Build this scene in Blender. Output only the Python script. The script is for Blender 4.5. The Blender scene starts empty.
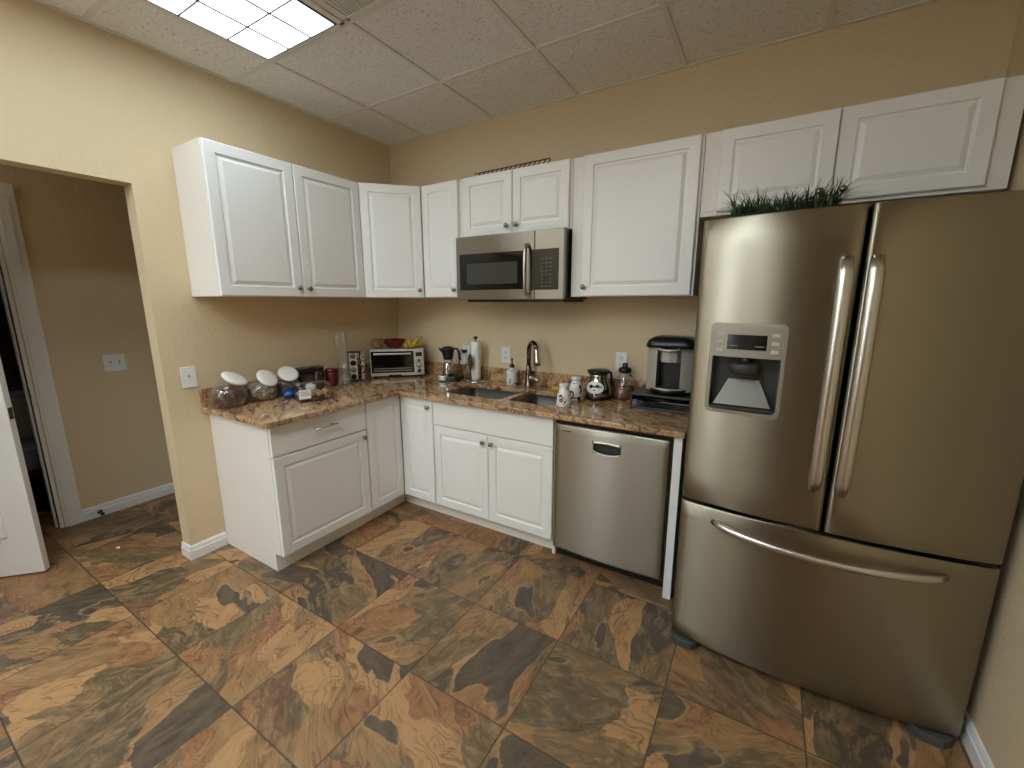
import bpy, bmesh, math, random
from mathutils import Vector, Matrix
random.seed(7)
PI = math.pi
SC = bpy.context.scene
COL = SC.collection

# ------------------------------------------------------------------ camera
CX, CY, CZ = 2.6916, -2.5949, 1.4466
YAW, PITCH, ROLL, FPX = 0.5413, -0.19317, -0.00077, 419.44
cam = bpy.data.cameras.new('camera'); camo = bpy.data.objects.new('camera', cam); COL.objects.link(camo)
cam.sensor_fit = 'HORIZONTAL'; cam.sensor_width = 36.0; cam.lens = 36.0 * FPX / 1024.0
cam.clip_start = 0.02; cam.clip_end = 50
_F = Vector((-math.sin(YAW)*math.cos(PITCH), math.cos(YAW)*math.cos(PITCH), math.sin(PITCH)))
_R0 = Vector((math.cos(YAW), math.sin(YAW), 0)); _U0 = _R0.cross(_F)
_R = math.cos(ROLL)*_R0 + math.sin(ROLL)*_U0; _U = -math.sin(ROLL)*_R0 + math.cos(ROLL)*_U0
camo.matrix_world = Matrix(((_R.x, _U.x, -_F.x, CX), (_R.y, _U.y, -_F.y, CY), (_R.z, _U.z, -_F.z, CZ), (0, 0, 0, 1)))
SC.camera = camo

# ------------------------------------------------------------------ exposure, world, light levels
SC.view_settings.view_transform = 'Standard'; SC.view_settings.look = 'None'
SC.view_settings.gamma = 1.0; SC.view_settings.use_curve_mapping = False
SC.view_settings.exposure = 0.66
try:
    SC.cycles.use_denoising = True
    SC.cycles.max_bounces = 10; SC.cycles.diffuse_bounces = 5; SC.cycles.glossy_bounces = 4
    SC.cycles.transparent_max_bounces = 24; SC.cycles.sample_clamp_indirect = 6
    SC.cycles.caustics_reflective = False; SC.cycles.caustics_refractive = False
except Exception:
    pass
W = bpy.data.worlds.new('world'); SC.world = W; W.use_nodes = True
W.node_tree.nodes['Background'].inputs[0].default_value = (0.80, 0.90, 1.0, 1)
W.node_tree.nodes['Background'].inputs[1].default_value = 6.0
LAMP_COL = (0.84, 0.95, 1.0)
LAMP_STRENGTH = 6.3

# ------------------------------------------------------------------ dimensions (metres)
H = 2.652            # ceiling
XR = 3.405           # right wall
YR = -5.2            # rear wall
HX = -1.12           # wall of the hall
ZB, ZT = 1.476, 2.216
CT = 0.868           # worktop height

# ------------------------------------------------------------------ node helper
def s2l(c):
    return tuple((v/255/12.92 if v/255 <= 0.04045 else ((v/255+0.055)/1.055)**2.4) for v in c) + (1.0,)

class NT:
    def __init__(self, name):
        self.m = bpy.data.materials.new(name); self.m.use_nodes = True
        self.t = self.m.node_tree; self.t.nodes.clear()
        self.out = self.t.nodes.new('ShaderNodeOutputMaterial')
    def n(self, typ, ins=None, **kw):
        nd = self.t.nodes.new('ShaderNode' + typ)
        for k, v in kw.items(): setattr(nd, k, v)
        for k, v in (ins or {}).items():
            s = nd.inputs[k]
            if isinstance(v, bpy.types.NodeSocket): self.t.links.new(v, s)
            else: s.default_value = v
        return nd
    def math(self, op, a, b=None, c=None, clamp=False):
        nd = self.t.nodes.new('ShaderNodeMath'); nd.operation = op; nd.use_clamp = clamp
        for i, v in enumerate((a, b, c)):
            if v is None: continue
            if isinstance(v, bpy.types.NodeSocket): self.t.links.new(v, nd.inputs[i])
            else: nd.inputs[i].default_value = v
        return nd.outputs[0]
    def vmath(self, op, a, b=None, scale=None):
        nd = self.t.nodes.new('ShaderNodeVectorMath'); nd.operation = op
        for i, v in enumerate((a, b)):
            if v is None: continue
            if isinstance(v, bpy.types.NodeSocket): self.t.links.new(v, nd.inputs[i])
            else: nd.inputs[i].default_value = v
        if scale is not None: nd.inputs['Scale'].default_value = scale
        return nd.outputs[0]
    def mix(self, f, a, b, blend='MIX'):
        nd = self.t.nodes.new('ShaderNodeMix'); nd.data_type = 'RGBA'; nd.blend_type = blend
        for s, v in ((nd.inputs[0], f), (nd.inputs[6], a), (nd.inputs[7], b)):
            if isinstance(v, bpy.types.NodeSocket): self.t.links.new(v, s)
            else: s.default_value = v
        return nd.outputs[2]
    def ramp(self, f, stops, interp='LINEAR'):
        nd = self.t.nodes.new('ShaderNodeValToRGB'); cr = nd.color_ramp; cr.interpolation = interp
        while len(cr.elements) > 1: cr.elements.remove(cr.elements[-1])
        cr.elements[0].position = stops[0][0]; cr.elements[0].color = stops[0][1]
        for p, c in stops[1:]:
            e = cr.elements.new(p); e.color = c
        self.t.links.new(f, nd.inputs[0]); return nd.outputs[0]
    def obj(self): return self.n('TexCoord').outputs['Object']
    def bsdf(self, **kw):
        ins = {}
        for k, v in kw.items(): ins[k.replace('_', ' ')] = v
        b = self.n('BsdfPrincipled', ins); self.t.links.new(b.outputs[0], self.out.inputs[0]); return b
    def bump(self, h, strength, dist=0.01):
        return self.n('Bump', {'Height': h, 'Strength': strength, 'Distance': dist}).outputs[0]

def plain(name, rgb, rough=0.5, metal=0.0, spec=0.5, coat=0.0, bump=None):
    N = NT(name)
    kw = dict(Base_Color=s2l(rgb), Roughness=rough, Metallic=metal)
    b = N.bsdf(**kw); b.inputs['Specular IOR Level'].default_value = spec; b.inputs['Coat Weight'].default_value = coat
    # faint procedural variation of roughness so nothing is perfectly uniform
    nz = N.n('TexNoise', {'Vector': N.obj(), 'Scale': 35.0, 'Detail': 3.0})
    mr = N.n('MapRange', {'Value': nz.outputs[0], 'To Min': max(0.02, rough-0.05), 'To Max': min(1, rough+0.05)})
    N.t.links.new(mr.outputs[0], b.inputs['Roughness'])
    if bump:
        nb = N.n('TexNoise', {'Vector': N.obj(), 'Scale': bump[0], 'Detail': 4.0})
        N.t.links.new(N.bump(nb.outputs[0], bump[1], 0.004), b.inputs['Normal'])
    return N.m

def wall_mat(name, rgb):
    N = NT(name); o = N.obj()
    n1 = N.n('TexNoise', {'Vector': o, 'Scale': 48.0, 'Detail': 3.0, 'Roughness': 0.5, 'Distortion': 0.2})
    h = N.ramp(n1.outputs[0], [(0.42, (0, 0, 0, 1)), (0.58, (1, 1, 1, 1))])
    n2 = N.n('TexNoise', {'Vector': o, 'Scale': 1.3, 'Detail': 2.0})
    c = N.mix(N.math('MULTIPLY', n2.outputs[0], 0.35), s2l(rgb), s2l(tuple(v*0.95 for v in rgb)))
    N.bsdf(Base_Color=c, Roughness=0.72, Normal=N.bump(h, 0.26, 0.004))
    return N.m

def ceiling_mat():
    N = NT('acoustic_tile'); o = N.obj()
    n1 = N.n('TexNoise', {'Vector': N.n('Mapping', {'Vector': o, 'Scale': (1.0, 1.7, 1.0)}).outputs[0], 'Scale': 78.0, 'Detail': 3.0, 'Roughness': 0.6, 'Distortion': 1.2})
    pit = N.ramp(n1.outputs[0], [(0.34, (1, 1, 1, 1)), (0.43, (0, 0, 0, 1))])
    n2 = N.n('TexNoise', {'Vector': o, 'Scale': 170.0, 'Detail': 2.0})
    c = N.mix(N.math('MULTIPLY', pit, 0.75), s2l((240, 238, 235)), s2l((160, 154, 147)))
    c = N.mix(N.math('MULTIPLY', n2.outputs[0], 0.35), c, s2l((218, 214, 209)))
    N.bsdf(Base_Color=c, Roughness=0.95, Normal=N.bump(N.math('SUBTRACT', 1.0, pit), 0.5, 0.004))
    return N.m

TX, TY, TG = 0.273, -2.03, 0.4445
def floor_mat():
    N = NT('slate_tile'); o = N.obj()
    sep = N.n('SeparateXYZ', {'Vector': o})
    u = N.math('DIVIDE', N.math('SUBTRACT', sep.outputs[0], TX), TG)
    v = N.math('DIVIDE', N.math('SUBTRACT', sep.outputs[1], TY), TG)
    cell = N.n('CombineXYZ', {'X': N.math('FLOOR', u), 'Y': N.math('FLOOR', v), 'Z': 3.0}).outputs[0]
    wn = N.n('TexWhiteNoise', {'Vector': cell}, noise_dimensions='3D')
    rs = N.n('SeparateXYZ', {'Vector': wn.outputs['Color']})
    ang = N.math('MULTIPLY', rs.outputs[0], 6.283)
    rot = N.n('VectorRotate', {'Vector': o, 'Angle': ang}, rotation_type='Z_AXIS').outputs[0]
    q = N.vmath('ADD', rot, N.vmath('SCALE', wn.outputs['Color'], scale=17.0))
    q = N.n('Mapping', {'Vector': q, 'Scale': (1.0, 2.1, 1.0)}).outputs[0]
    warp = N.n('TexNoise', {'Vector': q, 'Scale': 2.6, 'Detail': 3.0, 'Roughness': 0.5})
    wv = N.vmath('SCALE', N.vmath('SUBTRACT', warp.outputs['Color'], (0.5, 0.5, 0.5)), scale=0.42)
    fw = N.n('TexNoise', {'Vector': q, 'Scale': 34.0, 'Detail': 3.0, 'Roughness': 0.6})
    fv = N.vmath('SCALE', N.vmath('SUBTRACT', fw.outputs['Color'], (0.5, 0.5, 0.5)), scale=0.022)
    qw = N.vmath('ADD', N.vmath('ADD', q, wv), fv)
    vor = N.n('TexVoronoi', {'Vector': qw, 'Scale': 3.4, 'Randomness': 1.0}, voronoi_dimensions='3D')
    rv = N.n('SeparateXYZ', {'Vector': vor.outputs['Color']}).outputs[0]
    tone = N.math('ADD', N.math('MULTIPLY', rv, 0.78), N.math('MULTIPLY', rs.outputs[1], 0.22))
    base = N.ramp(tone, [(0.0, s2l((84, 76, 64))), (0.20, s2l((112, 97, 72))), (0.33, s2l((132, 109, 77))),
                         (0.46, s2l((164, 127, 84))), (0.60, s2l((164, 116, 78))), (0.72, s2l((196, 152, 102))),
                         (0.86, s2l((128, 97, 70)))], 'CONSTANT')
    # swirling contour bands inside a chip
    nb = N.n('TexNoise', {'Vector': qw, 'Scale': 1.9, 'Detail': 2.5, 'Roughness': 0.42, 'Distortion': 0.9})
    saw = N.math('FRACT', N.math('MULTIPLY', nb.outputs[0], 30.0))
    line = N.ramp(saw, [(0.0, (0, 0, 0, 1)), (0.13, (0.9, 0.9, 0.9, 1)), (0.6, (1, 1, 1, 1)), (1.0, (0.25, 0.25, 0.25, 1))])
    cloud = N.n('TexNoise', {'Vector': qw, 'Scale': 11.0, 'Detail': 6.0, 'Roughness': 0.68})
    c = N.mix(N.ramp(cloud.outputs[0], [(0.48, (0, 0, 0, 1)), (0.60, (0.45, 0.45, 0.45, 1))]), base, s2l((196, 158, 110)))
    c = N.mix(N.ramp(cloud.outputs[0], [(0.34, (0.6, 0.6, 0.6, 1)), (0.44, (0, 0, 0, 1))]), c, s2l((84, 68, 48)))
    where = N.n('TexNoise', {'Vector': qw, 'Scale': 4.5, 'Detail': 2.0}).outputs[0]
    amt = N.math('MULTIPLY', N.math('SUBTRACT', 1.0, line), N.math('GREATER_THAN', tone, 0.20))
    amt = N.math('MULTIPLY', amt, N.ramp(where, [(0.36, (0.12, 0.12, 0.12, 1)), (0.56, (1, 1, 1, 1))]))
    c = N.mix(N.math('MULTIPLY', amt, 0.80), c, s2l((84, 58, 38)))
    # the dark slate chips laid over
    dk = N.n('TexNoise', {'Vector': N.vmath('ADD', qw, (5.3, 1.1, 0.7)), 'Scale': 1.35, 'Detail': 2.5, 'Roughness': 0.5, 'Distortion': 0.25})
    dmask = N.ramp(dk.outputs[0], [(0.608, (0, 0, 0, 1)), (0.614, (1, 1, 1, 1))])
    dc = N.mix(N.ramp(cloud.outputs[0], [(0.35, (0, 0, 0, 1)), (0.65, (1, 1, 1, 1))]), s2l((66, 60, 52)), s2l((108, 96, 78)))
    rim = N.ramp(dk.outputs[0], [(0.594, (0, 0, 0, 1)), (0.607, (0.7, 0.7, 0.7, 1)), (0.609, (0, 0, 0, 1))])
    c = N.mix(rim, c, s2l((190, 156, 112)))
    c = N.mix(N.math('MULTIPLY', dmask, 0.95), c, dc)
    g = N.n('TexNoise', {'Vector': o, 'Scale': 120.0, 'Detail': 4.0, 'Roughness': 0.7})
    c = N.mix(N.math('MULTIPLY', N.math('SUBTRACT', g.outputs[0], 0.3), 0.25), c, s2l((176, 150, 114)))
    # joints
    def edge(w):
        f = N.math('FRACT', w); return N.math('MINIMUM', f, N.math('SUBTRACT', 1.0, f))
    e = N.math('MINIMUM', edge(u), edge(v))
    jm = N.ramp(e, [(0.0030, (1, 1, 1, 1)), (0.0058, (0, 0, 0, 1))])
    c = N.mix(jm, c, s2l((74, 60, 46)))
    c = N.mix(1.0, c, (0.80, 0.77, 0.78, 1), 'MULTIPLY')
    hh = N.math('ADD', N.math('MULTIPLY', line, 0.25), N.math('MULTIPLY', cloud.outputs[0], 0.9))
    hh = N.math('SUBTRACT', hh, N.math('MULTIPLY', jm, 1.0))
    N.bsdf(Base_Color=c, Roughness=N.n('MapRange', {'Value': cloud.outputs[0], 'To Min': 0.34, 'To Max': 0.56}).outputs[0],
           Normal=N.bump(hh, 0.35, 0.004))
    return N.m

def granite_mat():
    N = NT('granite'); o = N.obj()
    r = N.n('VectorRotate', {'Vector': o, 'Angle': 0.6}, rotation_type='Z_AXIS').outputs[0]
    q = N.n('Mapping', {'Vector': r, 'Scale': (1.0, 3.4, 2.0)}).outputs[0]
    a = N.n('TexNoise', {'Vector': q, 'Scale': 7.0, 'Detail': 7.0, 'Roughness': 0.68, 'Distortion': 1.2})
    c = N.ramp(a.outputs[0], [(0.30, s2l((84, 60, 44))), (0.41, s2l((138, 98, 70))), (0.50, s2l((178, 142, 106))),
                              (0.58, s2l((206, 172, 134))), (0.66, s2l((156, 112, 80))), (0.76, s2l((214, 182, 144)))])
    sp = N.n('TexNoise', {'Vector': N.n('Mapping', {'Vector': r, 'Scale': (1.0, 1.8, 1.0)}).outputs[0], 'Scale': 95.0, 'Detail': 4.0, 'Roughness': 0.75})
    c = N.mix(N.ramp(sp.outputs[0], [(0.36, (1, 1, 1, 1)), (0.45, (0, 0, 0, 1))]), c, s2l((58, 38, 30)))
    c = N.mix(N.ramp(sp.outputs[0], [(0.58, (0, 0, 0, 1)), (0.70, (0.75, 0.75, 0.75, 1))]), c, s2l((222, 180, 134)))
    b = N.bsdf(Base_Color=c, Roughness=0.10); b.inputs['Coat Weight'].default_value = 0.3; b.inputs['Coat Roughness'].default_value = 0.04
    return N.m

def steel_mat(name, rgb, rough=0.36, aniso=1.0, rotn=0.25):
    N = NT(name); o = N.obj()
    q = N.n('Mapping', {'Vector': o, 'Scale': (3.0, 3.0, 900.0)}).outputs[0]
    nz = N.n('TexNoise', {'Vector': q, 'Scale': 1.0, 'Detail': 3.0})
    rr = N.n('MapRange', {'Value': nz.outputs[0], 'To Min': rough-0.012, 'To Max': rough+0.012}).outputs[0]
    tan = N.n('Tangent', direction_type='RADIAL', axis='Z').outputs[0]
    b = N.bsdf(Base_Color=s2l(rgb), Metallic=1.0, Roughness=rr, Anisotropic=aniso, Anisotropic_Rotation=rotn, Tangent=tan)
    return N.m

def glass_mat(name, rgb, refl=0.5, rough=0.03):
    # thin clear glass: mostly see-through, mirror-like at grazing angles
    N = NT(name)
    tr = N.n('BsdfTransparent', {'Color': s2l(rgb)}); gl = N.n('BsdfGlossy', {'Color': (1, 1, 1, 1), 'Roughness': rough})
    lw = N.n('LayerWeight', {'Blend': 0.22})
    f = N.math('MULTIPLY_ADD', lw.outputs['Facing'], refl, 0.05)
    mx = N.n('MixShader', {0: f, 1: tr.outputs[0], 2: gl.outputs[0]})
    N.t.links.new(mx.outputs[0], N.out.inputs[0]); return N.m

def emis(name, rgb, s):
    N = NT(name); e = N.n('Emission', {'Color': tuple(rgb)+(1,), 'Strength': s}); N.t.links.new(e.outputs[0], N.out.inputs[0]); return N.m

def lens_mat(k=1.0):
    # prismatic lens: brighter and dimmer patches follow the tubes behind it
    N = NT('lamp_lens'); o = N.obj()
    nz = N.n('TexNoise', {'Vector': N.n('Mapping', {'Vector': o, 'Scale': (1.0, 1.0, 1.0)}).outputs[0], 'Scale': 9.0, 'Detail': 1.5})
    st = N.n('MapRange', {'Value': nz.outputs[0], 'From Min': 0.35, 'From Max': 0.6, 'To Min': k*LAMP_STRENGTH*0.75, 'To Max': k*LAMP_STRENGTH*1.1}).outputs[0]
    e = N.n('Emission', {'Color': LAMP_COL+(1,), 'Strength': st}); N.t.links.new(e.outputs[0], N.out.inputs[0]); return N.m

def speck(name, base, dots, scale=30.0, lo=0.5, hi=0.56, rough=0.4):
    N = NT(name); n1 = N.n('TexNoise', {'Vector': N.obj(), 'Scale': scale, 'Detail': 3.0, 'Distortion': 0.8})
    c = N.mix(N.ramp(n1.outputs[0], [(lo, (0, 0, 0, 1)), (hi, (1, 1, 1, 1))]), s2l(base), s2l(dots))
    N.bsdf(Base_Color=c, Roughness=rough); return N.m

LENS_DIMMED, LENS_BOOSTED = lens_mat(0.62), lens_mat(1.7)   # front lens dimmed, added rear lenses boosted, to balance the light
M = dict(
    wall=wall_mat('beige_wall', (218, 198, 164)), ceil=ceiling_mat(), floor=floor_mat(), granite=granite_mat(),
    white=plain('white_thermofoil', (238, 238, 236), 0.34), cabside=plain('white_laminate', (236, 232, 226), 0.45),
    trim=plain('white_trim_paint', (232, 230, 228), 0.4), tbar=plain('grid_bar', (222, 218, 212), 0.6),
    steel=steel_mat('brushed_steel', (152, 145, 128), 0.32, 0.95), steel_dw=steel_mat('brushed_steel_dishwasher', (158, 152, 140), 0.32, 0.95),
    handle=plain('satin_steel', (206, 203, 196), 0.30, 1.0), chrome=plain('chrome', (210, 210, 210), 0.12, 1.0),
    sink=plain('sink_steel', (92, 90, 86), 0.40, 0.9), knob=plain('nickel_knob', (150, 146, 140), 0.2, 1.0),
    black=plain('black_plastic', (18, 18, 19), 0.32), blackgloss=plain('black_glass', (12, 13, 14), 0.06),
    dark=plain('dark_gap', (14, 14, 14), 0.7), fgrey=plain('dark_grey_enamel', (52, 50, 48), 0.5),
    plate=plain('white_plate', (236, 236, 236), 0.35), platein=plain('white_plate_switch', (220, 220, 220), 0.3),
    bronze=plain('bronze_metal', (120, 106, 98), 0.2, 1.0), cgrey=plain('control_panel_grey', (150, 145, 132), 0.4, 0.6),
    btn=plain('button_grey', (190, 186, 174), 0.4), lidw=plain('white_lid', (236, 234, 228), 0.4),
    glass=glass_mat('clear_glass', (250, 251, 250)), plasticclear=glass_mat('clear_plastic', (236, 236, 232), 0.6, 0.08),
    smoke=glass_mat('smoked_glass', (150, 140, 130), 0.5),
    brown=speck('snack_sticks', (74, 54, 46), (128, 96, 82), 40.0), mixs=speck('wrapped_snacks', (120, 112, 96), (196, 188, 170), 55.0),
    greyf=speck('dark_snacks', (92, 84, 76), (134, 124, 112), 60.0),
    maroon=plain('maroon_glaze', (96, 14, 32), 0.2), dkbrown=plain('dark_brown_tin', (44, 28, 26), 0.28),
    blue=plain('blue_foil', (36, 66, 132), 0.25, 0.3), white_m=plain('matte_white', (238, 236, 232), 0.6, bump=(40, 0.3)),
    ceramic=plain('white_ceramic', (228, 226, 222), 0.16), floral=speck('floral_ceramic', (228, 226, 222), (62, 54, 66), 34.0, 0.60, 0.63, 0.16),
    pink=plain('pink_petal', (170, 62, 104), 0.3), pasta=speck('date_rolls', (118, 66, 42), (200, 160, 130), 60.0),
    banana=speck('banana_skin', (214, 180, 60), (132, 104, 40), 22.0, 0.62, 0.7, 0.5), lemon=plain('lemon_skin', (218, 186, 70), 0.4, bump=(120, 0.2)),
    redbowl=plain('red_bowl', (112, 26, 26), 0.22), purple=plain('purple_foil', (70, 40, 62), 0.2, 0.2), ring=plain('bread_crust', (150, 108, 64), 0.7, bump=(60, 0.5)),
    silver=plain('silver_plastic', (206, 204, 200), 0.3, 0.45), kgrey=plain('brewer_grey', (186, 182, 172), 0.35, 0.3),
    coffee=plain('coffee', (44, 24, 14), 0.2), leaf=speck('grass_blade', (44, 62, 38), (92, 112, 78), 30.0, 0.45, 0.65, 0.55),
    planter=plain('black_planter', (26, 24, 24), 0.5), sponge=plain('yellow_sponge', (206, 176, 60), 0.9, bump=(150, 0.8)),
    vent=plain('grey_grille', (214, 212, 208), 0.6), iron=plain('dark_iron', (78, 62, 48), 0.5, 0.4), 
    tankw=plain('toilet_porcelain', (205, 202, 196), 0.15), bin=plain('black_bin', (10, 10, 11), 0.6), paper=plain('paper_scrap', (240, 240, 236), 0.9),
    tube=emis('display_digits', (0.55, 0.6, 0.55), 0.25), screen=plain('dark_display', (10, 12, 12), 0.15), rubber=plain('grey_rubber', (70, 72, 68), 0.6),
)

# ------------------------------------------------------------------ mesh helpers
class B:
    def __init__(self): self.b = bmesh.new(); self.mats = []
    def mi(self, m):
        if m is None: return 0
        if m not in self.mats: self.mats.append(m)
        return self.mats.index(m)
    def merge(self, t, m=None, mat=None, smooth=False):
        if m is not None: bmesh.ops.transform(t, matrix=m, verts=t.verts)
        i = self.mi(mat) if mat is not None else 0
        for f in t.faces: f.material_index = i; f.smooth = smooth
        me = bpy.data.meshes.new('tmp'); t.to_mesh(me); t.free(); self.b.from_mesh(me); bpy.data.meshes.remove(me)
        return self
    def box(self, x0, x1, y0, y1, z0, z1, bev=0.0, mat=None, m=None, seg=2):
        t = bmesh.new(); bmesh.ops.create_cube(t, size=1.0)
        for v in t.verts: v.co = Vector(((x0+x1)/2+v.co.x*(x1-x0), (y0+y1)/2+v.co.y*(y1-y0), (z0+z1)/2+v.co.z*(z1-z0)))
        if bev > 0: bmesh.ops.bevel(t, geom=list(t.edges), offset=bev, segments=seg, profile=0.5, affect='EDGES')
        return self.merge(t, m, mat)
    def lathe(self, prof, c=(0, 0, 0), seg=28, mat=None, m=None, sx=1.0, sy=1.0, smooth=True):
        # prof: list of (r, z) from bottom to top
        t = bmesh.new(); rings = []
        for r, z in prof:
            if r < 1e-5: rings.append([t.verts.new((c[0], c[1], c[2]+z))])
            else: rings.append([t.verts.new((c[0]+sx*r*math.cos(2*PI*k/seg), c[1]+sy*r*math.sin(2*PI*k/seg), c[2]+z)) for k in range(seg)])
        for a, b in zip(rings, rings[1:]):
            for k in range(seg):
                k2 = (k+1) % seg
                if len(a) == 1 and len(b) == 1: continue
                if len(a) == 1: t.faces.new((a[0], b[k2], b[k]))
                elif len(b) == 1: t.faces.new((a[k], a[k2], b[0]))
                else: t.faces.new((a[k], a[k2], b[k2], b[k]))
        bmesh.ops.recalc_face_normals(t, faces=t.faces)
        return self.merge(t, m, mat, smooth)
    def cyl(self, p0, p1, r, r1=None, seg=20, mat=None, smooth=True):
        p0, p1 = Vector(p0), Vector(p1); d = p1-p0; L = d.length
        q = Vector((0, 0, 1)).rotation_difference(d).to_matrix().to_4x4()
        r1 = r if r1 is None else r1
        return self.lathe([(0, 0), (r, 0), (r1, L), (0, L)], seg=seg, mat=mat, m=Matrix.Translation(p0) @ q, smooth=smooth)
    def tube(self, pts, r, seg=12, mat=None, flat=1.0, closed=False, up=(0, 0, 1)):
        # swept tube; r may be a list; flat scales the section along the side direction
        pts = [Vector(p) for p in pts]; n = len(pts); t = bmesh.new(); rings = []
        prev = None
        for i, p in enumerate(pts):
            if closed: d = (pts[(i+1) % n]-pts[i-1]).normalized()
            else: d = (pts[min(i+1, n-1)]-pts[max(i-1, 0)]).normalized()
            if prev is None:
                u = Vector(up)
                if abs(u.dot(d)) > 0.95: u = Vector((1, 0, 0)) if abs(d.x) < 0.9 else Vector((0, 1, 0))
                a = (u - d*u.dot(d)).normalized()
            else: a = (prev - d*prev.dot(d)).normalized()
            prev = a; b = d.cross(a); rr = r[i] if isinstance(r, (list, tuple)) else r
            rings.append([t.verts.new(p + a*rr*math.cos(2*PI*k/seg) + b*rr*flat*math.sin(2*PI*k/seg)) for k in range(seg)])
        for i in range(n if closed else n-1):
            a, b = rings[i], rings[(i+1) % n]
            for k in range(seg): t.faces.new((a[k], a[(k+1) % seg], b[(k+1) % seg], b[k]))
        if not closed:
            t.faces.new(rings[0]); t.faces.new(rings[-1])
        bmesh.ops.recalc_face_normals(t, faces=t.faces)
        return self.merge(t, None, mat, True)
    def sphere(self, c, rx, ry=None, rz=None, mat=None, m=None, seg=20, e=1.0):
        ry = rx if ry is None else ry; rz = rx if rz is None else rz
        t = bmesh.new(); bmesh.ops.create_uvsphere(t, u_segments=seg, v_segments=seg//2+2, radius=1)
        for v in t.verts:
            co = v.co.copy()
            if e != 1.0: co = Vector([math.copysign(abs(k)**e, k) for k in co])
            v.co = Vector((c[0]+co.x*rx, c[1]+co.y*ry, c[2]+co.z*rz))
        return self.merge(t, m, mat, True)
    def prism(self, pts, z0, z1, mat=None, m=None, bev=0.0, smooth=False):
        t = bmesh.new(); vs = [t.verts.new((x, y, z0)) for x, y in pts]; f = t.faces.new(vs)
        r = bmesh.ops.extrude_face_region(t, geom=[f])
        for v in [g for g in r['geom'] if isinstance(g, bmesh.types.BMVert)]: v.co.z = z1
        bmesh.ops.recalc_face_normals(t, faces=t.faces)
        if bev > 0: bmesh.ops.bevel(t, geom=list(t.edges), offset=bev, segments=2, profile=0.5, affect='EDGES')
        return self.merge(t, m, mat, smooth)
    def poly(self, pts, mat=None, m=None):
        t = bmesh.new(); t.faces.new([t.verts.new(p) for p in pts]); return self.merge(t, m, mat)
    def build(self, name, mat, parent=None, smooth_angle=None):
        me = bpy.data.meshes.new(name); 
        if mat is not None and not self.mats: me.materials.append(mat)
        for mm in self.mats: me.materials.append(mm)
        self.b.to_mesh(me); self.b.free()
        o = bpy.data.objects.new(name, me); COL.objects.link(o)
        if parent is not None: o.parent = parent
        return o

def thing(name, label, cat, loc=(0, 0, 0), rz=0.0, group=None):
    o = bpy.data.objects.new(name, None); COL.objects.link(o); o.empty_display_size = 0.05
    o.location = loc; o.rotation_euler = (0, 0, rz); o['label'] = label; o['category'] = cat
    if group: o['group'] = group
    return o
def tag(o, label, cat, group=None, kind=None, loc=None, rz=None):
    o['label'] = label; o['category'] = cat
    if group: o['group'] = group
    if kind: o['kind'] = kind
    if loc: o.location = loc
    if rz is not None: o.rotation_euler = (0, 0, rz)
    return o
def struct(name, b, mat, parent=None):
    o = b.build(name, mat, parent)
    if parent is None: o['kind'] = 'structure'
    return o
def rrect(x0, x1, z0, z1, r, n=6):
    out = []
    for cx, cz, a0 in ((x1-r, z1-r, 0), (x0+r, z1-r, PI/2), (x0+r, z0+r, PI), (x1-r, z0+r, 1.5*PI)):
        for k in range(n+1):
            a = a0 + PI/2*k/n; out.append((cx+r*math.cos(a), cz+r*math.sin(a)))
    return out
XZ = Matrix(((1, 0, 0, 0), (0, 0, 1, 0), (0, 1, 0, 0), (0, 0, 0, 1)))   # maps (x, z, y) order: prism z -> world y
def text_part(s, size, m, mat, name, parent, ext=0.0008, align='CENTER'):
    cu = bpy.data.curves.new('t', 'FONT'); cu.body = s; cu.size = size; cu.extrude = ext; cu.align_x = align
    o = bpy.data.objects.new('t', cu); COL.objects.link(o)
    dg = bpy.context.evaluated_depsgraph_get(); me = bpy.data.meshes.new_from_object(o.evaluated_get(dg))
    bpy.data.objects.remove(o); bpy.data.curves.remove(cu)
    me.transform(m); me.materials.clear(); me.materials.append(mat)
    r = bpy.data.objects.new(name, me); COL.objects.link(r); r.parent = parent; return r

# ------------------------------------------------------------------ the room shell
struct('floor', B().box(-2.9, XR+0.1, YR-0.1, 0.1, -0.05, 0.0), M['floor'])
struct('wall_back', B().box(-0.0, XR+0.1, 0.0, 0.1, 0.0, H), M['wall'])
b = B(); b.box(-0.098, 0.0, -1.678, 0.1, 0, H); b.box(-0.098, 0.0, -3.05, -1.678, 2.010, H); b.box(-0.098, 0.0, YR, -3.05, 0, H)
struct('wall_left', b, M['wall'])
b = B(); b.box(XR, XR+0.1, -3.75, 0.0, 0, H); b.box(XR, XR+0.1, -4.95, -3.75, 2.15, H); b.box(XR, XR+0.1, YR, -4.95, 0, H)
struct('wall_right', b, M['wall'])
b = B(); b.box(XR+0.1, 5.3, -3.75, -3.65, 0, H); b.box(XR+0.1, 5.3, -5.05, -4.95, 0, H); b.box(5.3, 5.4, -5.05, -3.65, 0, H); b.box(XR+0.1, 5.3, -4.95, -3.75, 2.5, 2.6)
struct('wall_added_passage', b, plain('added_passage_dark', (96, 80, 70), 0.8))  # unseen dark passage, added to darken what the fridge doors reflect
struct('floor_added_passage', B().box(XR+0.1, 5.3, -4.95, -3.75, -0.05, 0), M['floor'])
b = B(); b.box(-0.098, 0.25, YR-0.1, YR, 0, H); b.box(0.25, 1.50, YR-0.1, YR, 0, 0.85); b.box(0.25, 1.50, YR-0.1, YR, 2.25, H); b.box(1.50, 1.75, YR-0.1, YR, 0, H); b.box(1.75, 3.30, YR-0.1, YR, 2.15, H); b.box(3.30, XR+0.1, YR-0.1, YR, 0, H)
struct('wall_rear', b, M['wall'])
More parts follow.
